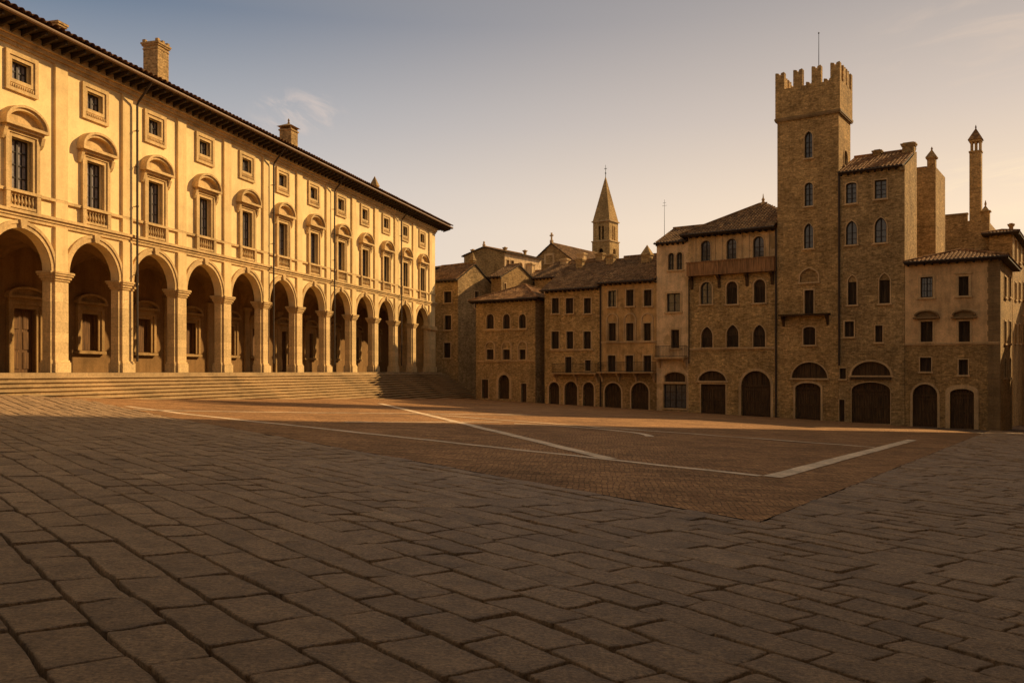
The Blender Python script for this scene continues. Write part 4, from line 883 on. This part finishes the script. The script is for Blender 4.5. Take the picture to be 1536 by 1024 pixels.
mb = MB(); mb.poly([(0, 4.88, z7 - .1), (W7, 4.88, z7 - .1), (W7, 4.88, zr - .02), (0, 4.88, zr - .02)]); mb.box(W7 - .30, W7 + .06, -.3, .0, z7 - .35, z7 + .0); mb.build('gable_wall', M['rubble_grey'], r7)
chimney(ro7, W7 * .9, 4.3, zr - .6, zr + .62, .88, .7); chimney(ro7, W7 * .40, 4.5, zr - .5, zr + .45, .55, .5)
mb = MB(); xa, xb = F7.x(1276), F7.x(1337); z = F7.zz(1306, 567); mb.box(xa, xb, -.13, -.003, z - .12, z + .10); mb.build('lintel', M['wood'], r7)

# plastered corner house at the right
r8, F8, W8, z8 = house('corner_house', 'plastered corner house with two arched pediment windows above a brick base', 1357.5, 1500, 391, 9, 'brick_dark', [
    ('G', 1381, 1399, 415.5, 446, 'r', {'w': .16, 'rows': 3, 'cols': 4}), ('S', 1438, 1453, 414.5, 443.5, 'r', {'w': .18, 'hood': True}), ('S', 1381, 1399, 482, 512.4, 'r', {'w': .14, 'ped': .42}), ('S', 1438, 1455, 481.5, 512.4, 'r', {'w': .14, 'ped': .42}),
    ('S', 1380, 1397, 536, 557, 'r', {'w': .07}), ('S', 1438, 1452, 539, 562, 'r', {'w': .07}), ('D', 1369, 1406, 576, 641, 'o', {'w': .16}), ('D', 1425, 1461, 583, 643, 's', {'w': .30})],
    side_ops=[1], stringcourses=[(514.5, 1358, 1499.5)], upper=(514.5, 'plaster_pink'))
hip_roof(W8, 9, z8, .6, 17, M['tile'], r8, ol=.0)
so8, G8 = side_wall(r8, F8, W8, 9, -1.6, z8, 'brick', [(k, a, b, t_, bo, 'r') for (t_, bo) in ((415, 446), (482, 515), (538, 566)) for k, a, b in (('G', 1506, 1509), ('S', 1513, 1516))])
mb = MB(); z = -1.5; i = 0
while z < z8 - .3:
    l = .80 if i % 2 else .74; mb.box(W8 - l, W8 + .025, -.03, -.003, z, z + .37); mb.box(W8 + .003, W8 + .03, -.003, .9 - l, z, z + .37); z += .385; i += 1
mb.build('quoins', M['quoin'], r8)

# ------------------------------------------------------------------ behind and beside the row
# grey house beside the palace
F0 = frame_at(687, 96, 640); r0, F0, W0, z0 = house('grey_stone_house', 'grey rubble house beside the far end of the palace steps', 640, 687, 420, 6.2, 'rubble_grey', [('S', 666.5, 677.5, 437, 454, 'r', {'w': .10}), ('S', 667, 677, 473, 494.5, 'r', {'w': .12}), ('S', 666, 676, 514, 536.5, 'r', {'w': .10})], F=F0, side_ops=[1], top_px=680)
zg = z0 + 3.1 * math.tan(R(31)); side_wall(r0, F0, W0, 6.2, -2, z0, 'rubble_grey', [('S', 712, 718, 437, 462, 'r')], [(6.2, z0), (3.1, zg)])
ro0, _ = slope_roof(W0, z0, .35, 0, 3.1, 31, M['tile_dark'], r0, orr=.12); chimney(ro0, W0 - .4, 3.2, zg - .4, zg + .85, .5, .5, 'rubble_grey', 'point')
def block(name, label, ref, D, left, right, ytop, depth, wallm, front=(), side=(), drop=None, roof='gable', pitch=25, tile='tile_dark', gable_pts=None, group=None, base=None, cat='house', o=.3, sidem=None):
    F = frame_at(ref, D, left); F.z = gz(F.X, F.Y) if base is None else base
    root = empty(name, (F.X, F.Y, F.z), F.a); tag(root, label, cat, group); W_ = F.x(right); zt = F.zz(right, ytop); ops = fit_openings(F, front); mb = MB()
    wall(mb, 0, W_, -2, zt, [q_[1:6] for q_ in ops]); mb.poly([(0, 0, -2), (0, depth, -2), (0, depth, zt), (0, 0, zt)]); mb.poly([(0, depth, -2), (W_, depth, -2), (W_, depth, zt), (0, depth, zt)])
    if roof == 'flat': mb.poly([(0, 0, zt - .3), (W_, 0, zt - .3), (W_, depth, zt - .3), (0, depth, zt - .3)])
    if roof == 'gable_front':                       # gable towards the square
        zr = zt + W_ / 2 * math.tan(R(pitch))
        for y in (0, depth): mb.poly([(0, y, zt), (W_, y, zt), (W_ / 2, y, zr)])
    mb.build('wall', M[wallm], root); dress(root, ops); ro = None
    if roof != 'gable_front': zr = zt
    if roof == 'gable':
        zr = zt + depth / 2 * math.tan(R(pitch)); side_wall(root, F, W_, depth, -2, zt, wallm, side, [(depth, zt), (depth / 2, zr)]); ro, _ = slope_roof(W_, zt, o, 0, depth / 2, pitch, M[tile], root, orr=.15)
    else: side_wall(root, F, W_, depth, -2, zt, sidem or wallm, side)
    if roof == 'gable_front':
        m2 = MB(); tp = math.tan(R(pitch)); T = (W_ / 2 + o) / math.cos(R(pitch))
        tile_sheet(m2, (-o, depth + .2, zt - o * tp), (0, -1, 0), (1, 0, tp), depth + .4, T); tile_sheet(m2, (W_ + o, -.2, zt - o * tp), (0, 1, 0), (-1, 0, tp), depth + .4, T); tile_ridge(m2, (W_ / 2, -.2, zr + .1), (W_ / 2, depth + .2, zr + .1)); ro = m2.build('roof', M[tile], root)
        m2 = MB(); m2.prism([(-o, zt - o * tp - .08), (W_ / 2, zr - .08), (W_ + o, zt - o * tp - .08), (W_ + o, zt - o * tp), (W_ / 2, zr), (-o, zt - o * tp)], -.18, depth + .18); m2.build('eaves', M['eave'], ro)
    if roof == 'hip': ro, zr = hip_roof(W_, depth, zt, o, pitch, M[tile], root)
    return root, F, W_, zt, ro, zr
bA = block('brick_block', 'brown brick block with low gable and sunlit windows on its right flank', 757, 116, 696, 757, 377.5, 9, 'brick_dark', (), [('S', 760, 763.5, 390, 408, 'r'), ('S', 766.5, 770.5, 391, 409, 'r'), ('S', 778, 783.5, 394, 418, 'o'), ('S', 788, 791, 397, 412, 'r')], roof='gable_front', pitch=15, o=.35, sidem='plaster_pale')
mb = MB(); mb.lathe([(.2, bA[5] - .1), (.22, bA[5] + .35), (.1, bA[5] + .45), (.16, bA[5] + .62), (.03, bA[5] + .8)], bA[2] / 2, 0, 8); mb.build('finial', M['trim'], bA[4])
for f, h in ((.06, .25),): chimney(bA[4], bA[2] * f + .2, 1.2, bA[3] - .2, bA[3] + .6 + h + f * 2, .3, .3)
for y_, h in ((.8, .75), (5.6, .9)): chimney(bA[4], bA[2] - .5, y_, bA[3] - .2, bA[3] + h, .3, .3)
bC = block('church', 'old stone church with a broad gable and cross behind the roofs, left of the spire', 868, 128, 788, 868, 396, 20, 'brick_dark', [('S', 819, 829, 383, 395, 'r', {'w': .3})], roof='gable_front', pitch=36, o=.5, cat='church')
mb = MB(); xm = bC[2] / 2; zr = bC[5]; mb.box(xm - .2, xm + .2, -.15, .25, zr, zr + .5); mb.box(xm - .10, xm + .10, -.06, .14, zr + .5, zr + 1.6); mb.box(xm - .30, xm + .30, -.06, .14, zr + 1.1, zr + 1.28); mb.build('cross', M['trim'], bC[4])
block('far_house', 'low far house between the palace corner and the brown brick block', 700, 132, 640, 702, 398, 8, 'rubble_grey', (), roof='hip', pitch=12)
fh = block('roof_house', 'small house whose tile roof fills the dip in front of the church', 800, 104, 742, 802, 424, 9, 'brick_dark', [('S', 752, 757, 430, 441, 'r', {'w': .1})], roof='gable', pitch=22)
chimney(fh[4], fh[2] * .5, 3.6, fh[3], fh[3] + 2.9, .8, .7, 'plaster_tan'); chimney(fh[4], fh[2] * .15, 3.0, fh[3], fh[3] + 2.5, .7, .9, 'plaster_tan')
fh = block('lane_house', 'house with a sunlit pale flank wall rising behind the hipped brick house', 757, 98, 737, 752, 415, 7, 'brick_dark', (), [('S', 756, 759, 425, 440, 'r')], roof='gable', pitch=24)
fh = block('back_house', 'stone house behind the three small arched doors, its tile roof stepping up to the church', 880, 98, 802, 884, 412, 10, 'rubble', (), roof='gable', pitch=24)
for f, h in ((.2, 2.7), (.52, 3.2), (.86, 3.0)): chimney(fh[4], fh[2] * f, 4.4, fh[3], fh[3] + h, .9, .7, 'plaster_tan' if f < .6 else 'brick')

# bell tower with its spire
FB = frame_at(914, 150, 889.5); FB.z = gz(60, 110); BW = FB.x(914); rb_ = empty('bell_tower', (FB.X, FB.Y, FB.z), FB.a); tag(rb_, 'slender bell tower with a tall pointed stone spire rising behind the roofs', 'bell tower')
zl, zu, za = FB.zz(907, 362), FB.zz(907, 332), FB.zz(907, 264, BW / 2); BD = BW * 1.0
def stage(z0, z1, e, name, specs_f, specs_s, mat='rubble'):
    mb = MB(); wall(mb, -e, BW + e, z0, z1, specs_f, .35, -e); o = mb.build(name, M[mat], rb_)
    for ang, lx, ly, L in ((90, BW + e, -e, BD + 2 * e), (180, BW + e, BD + e, BW + 2 * e), (270, -e, BD + e, BD + 2 * e)):
        m2 = MB(); wall(m2, 0, L, z0, z1, [(a + L / 2, b + L / 2, c, d, s_) for a, b, c, d, s_ in specs_s], .35); p = m2.build('wall', M[mat], o); p.location = (lx, ly, 0); p.rotation_euler = (0, 0, R(ang))
    return o
mid = BW / 2
stage(-2, zl, .12, 'lower_stage', [(mid - .46, mid + .46, FB.zz(902, 392), FB.zz(902, 372.5), 'o')], [(-.46, .46, FB.zz(902, 392), FB.zz(902, 372.5), 'o')])
tw = lambda c: [(c - .52, c - .12, FB.zz(902, 359.5), FB.zz(902, 338.5), 'o'), (c + .12, c + .52, FB.zz(902, 359.5), FB.zz(902, 338.5), 'o')]
stage(zl + .2, zu, 0, 'belfry', tw(mid), tw(0))
for z, e in ((zl, .24), (zu, .2)): mb = MB(); mb.box(-e, BW + e, -e, BD + e, z + .003, z + .197); mb.build('string_course', M['trim'], rb_)
mb = MB(); mb.box(.4, BW - .4, .4, BD - .4, -1, zu - .1); mb.build('belfry_dark_core', M['dark'], rb_)  # near-black box painted as the shade behind the openings
mb = MB(); mb.pyramid(-.05, BW + .05, -.05, BD + .05, zu + .2, za); sp_ = mb.build('spire', M['tower_stone'], rb_)
mb = MB(); mb.tube([(BW / 2, BD / 2, za - .3), (BW / 2, BD / 2, za + 1.9)], .06, 6, .03); mb.lathe([(.04, za + .3), (.16, za + .45), (.04, za + .6)], BW / 2, BD / 2, 8); mb.box(BW / 2 - .25, BW / 2 + .25, BD / 2 - .03, BD / 2 + .03, za + 1.2, za + 1.3); mb.build('cross', M['iron'], sp_)

# blocks behind the right half of the row
bD = block('buttress_house', 'narrow blank stone house with a pointed turret, right of the tall brick house', 1403.5, 73.5, 1374, 1403.5, 250, 5, 'rubble_grey', (), roof='flat')
mb = MB(); z = bD[3]; x = bD[2] - .35; mb.box(x - .32, x + .32, .0, .64, z - .001, z + .75); mb.box(x - .42, x + .42, -.1, .74, z + .753, z + .85); mb.pyramid(x - .45, x + .45, -.13, .77, z + .853, z + 1.6); mb.lathe([(.05, z + 1.5), (.09, z + 1.62), (.02, z + 1.8)], x, .32, 8); mb.build('turret', M['rubble_grey'], bD[0])
mb = MB(); mb.box(-.05, bD[2] - .7, -.06, .5, z + .003, z + .12); mb.build('coping', M['tile_dark'], bD[0])
bE = block('parapet_block', 'square stone block with a parapet and corner pinnacle below the slim chimney tower', 1484, 82, 1412, 1484, 333, 6, 'rubble_grey', (), roof='flat')
mb = MB(); z = bE[3]; x = bE[2] - .3; mb.box(x - .42, x + .30, .0, .72, z + .003, z + 1.0); mb.box(x - .52, x + .40, -.1, .82, z + 1.003, z + 1.12); mb.pyramid(x - .40, x + .28, .02, .70, z + 1.123, z + 1.7); mb.lathe([(.06, z + 1.6), (.10, z + 1.8), (.02, z + 2.15)], x - .06, .36, 8); mb.build('pinnacle', M['rubble'], bE[0])
mb = MB(); mb.box(-.02, bE[2] * .55, .0, .5, z + .003, z + .95); mb.box(-.08, bE[2] * .56, -.07, .57, z + .953, z + 1.08); mb.box(bE[2] * .55, x - .45, .0, .5, z + .003, z + .28); mb.build('parapet', M['rubble_grey'], bE[0])
mb = MB(); tile_sheet(mb, (.0, -4.2, bE[3] - 4.0), (1, 0, 0), (0, 1, .33), bE[2] + .3, 4.45); m2 = mb.build('lean_to_roof', M['tile'], bE[0])
mb = MB(); mb.box(0, bE[2] + .2, -3.9, -.003, -2, bE[3] - 4.02); mb.build('lean_to', M['plaster_ochre'], bE[0])
FS = frame_at(1471.5, 86, 1454); SW = FS.x(1471.5); rs = empty('slim_tower', (FS.X, FS.Y, FS.z), FS.a); tag(rs, 'very slim brick tower with a small open lantern and pointed cap against the evening sky', 'tower')
zc, ze, zt = FS.zz(1463, 228), FS.zz(1463, 209), FS.zz(1463, 192, SW / 2)
mb = MB(); mb.box(0, SW, 0, SW, -2, zc); mb.build('shaft', M['brick'], rs)
mb = MB(); mb.box(-.06, SW + .06, -.06, SW + .06, zc + .003, zc + .15)
for i in range(3):
    for j in range(3):
        if i == 1 and j == 1: continue
        x, y = .08 + i * (SW - .28) / 2, .08 + j * (SW - .28) / 2; mb.box(x, x + .17, y, y + .17, zc + .153, ze - .2)
mb.box(-.03, SW + .03, -.03, SW + .03, ze - .197, ze); mb.build('lantern', M['brick'], rs)
mb = MB(); mb.pyramid(-.14, SW + .14, -.14, SW + .14, ze + .003, zt); mb.lathe([(.05, zt - .1), (.08, zt + .05), (.015, zt + .3)], SW / 2, SW / 2, 8); mb.build('cap', M['tile_dark'], rs)
bG = block('street_house', 'house down the side street at the right edge with a sunlit flank and dark eaves', 1519, 80, 1484, 1519, 349, 16, 'rubble_grey', (), [(k, a, b, t_, bo, 'r') for t_, bo in ((360, 394), (424, 450), (486, 515)) for k, a, b in (('S', 1522, 1524.5), ('S', 1528, 1530.5), ('S', 1534, 1536.5))], roof='hip', pitch=14, o=.6)
chimney(bG[4], bG[2] * .8, 3.0, bG[3], bG[3] + 1.3, .35, .35, 'brick', 'flat')

# unseen houses added on the right and behind the camera to cast shade
def shade_house(name, label, X0, Y0, L, D_, h, mat):
    F = Frame(X0, Y0, R(-90)); F.z = gz(min(X0, 60), Y0); root = empty(name, (F.X, F.Y, F.z), F.a); tag(root, label, 'house'); ops = []; n = int(L / 3.6)
    for i in range(n):
        x = (i + .5) * L / n
        for z in np.arange(4.6, h - 2.5, 3.7): ops.append(('S', x - .5, x + .5, float(z), float(z) + 1.7, 'r', {}))
        ops.append(('D', x - .9, x + .9, 0, 3.0, 'o', {}))
    mb = MB(); wall(mb, 0, L, -2, h, [o[1:6] for o in ops])
    for pts in ([(0, 0), (0, D_)], [(0, D_), (L, D_)], [(L, D_), (L, 0)]): (a, b), (c, d) = pts; mb.poly([(a, b, -2), (c, d, -2), (c, d, h), (a, b, h)])
    mb.poly([(0, 0, h - .05), (L, 0, h - .05), (L, D_, h - .05), (0, D_, h - .05)]); mb.build('wall', M[mat], root)
    for k, x0, x1, a, b, sh, o in ops:
        mb = MB(); mb.poly([(x, .2, z) for x, z in outline(x0, x1, a, b, sh)[0]]); mb.build('window' if k == 'S' else 'door', M['shutter' if k == 'S' else 'wood'], root)
    m2 = MB(); tp = math.tan(R(18)); tile_sheet(m2, (-.4, -.5, h), (1, 0, 0), (0, 1, tp), L + .8, (D_ / 2 + .5) / math.cos(R(18)), (), .6, .8, .1); tile_sheet(m2, (L + .4, D_ + .5, h), (-1, 0, 0), (0, -1, tp), L + .8, (D_ / 2 + .5) / math.cos(R(18)), (), .6, .8, .1); m2.build('roof', M['tile'], root)
shade_house('shade_palace', 'unseen plain palace added on the right, tall enough to shade the foreground', 41, 49, 47, 14, 46, 'plaster_tan')  # out of view, height set by the shadow wanted on the foreground
shade_house('shade_gap_house', 'unseen tall rubble house added to bound the sunlit strip of the square', 46.5, 65.5, 15.8, 12, 46, 'rubble')  # out of view, shaped to end the sunlit strip on the square
shade_house('shade_side_house', 'unseen plain brick house added right of the viewpoint to dim the near ground', 19, 25, 34, 10, 17, 'brick')  # out of view, added to cut skylight on the near right ground
shade_house('shade_lane_house', 'unseen plain house added to shade the flank in the side street', 58, 96, 16, 9, 16.5, 'rubble')  # out of view, added to shade the lower flank of street_house

FR = Frame(18, -5.0, math.pi); FR.z = gz(0, -5); rr_ = empty('shade_rear_house', (FR.X, FR.Y, FR.z), FR.a); tag(rr_, 'unseen plain brick house added behind the viewpoint to darken the near ground', 'house')  # added behind the camera to darken the nearest paving
ops = []
for i in range(11):
    x = 2.2 + i * 3.7
    for z in (4.8, 8.6, 12.4): ops.append((x - .5, x + .5, z, z + 1.7, 'r'))
    ops.append((x - .9, x + .9, -2, 3.0, 'o'))
mb = MB(); wall(mb, 0, 42, -2, 17, ops); mb.box(0, 42, .45, 9, -2, 16.9); mb.build('wall', M['brick_dark'], rr_)
for o in ops: mb = MB(); mb.poly([(x, .2, z) for x, z in outline(*o)[0]]); mb.build('door' if o[4] == 'o' else 'window', M['wood' if o[4] == 'o' else 'shutter'], rr_)
slope_roof(42, 17, .5, 0, 4.5, 18, M['tile'], rr_)
shade_house('shade_annex', 'unseen low house added to block the sun beside the corner house', 41.5, 69.5, 4, 4, 9, 'brick')  # out of view, added to keep low sun off the corner house foot
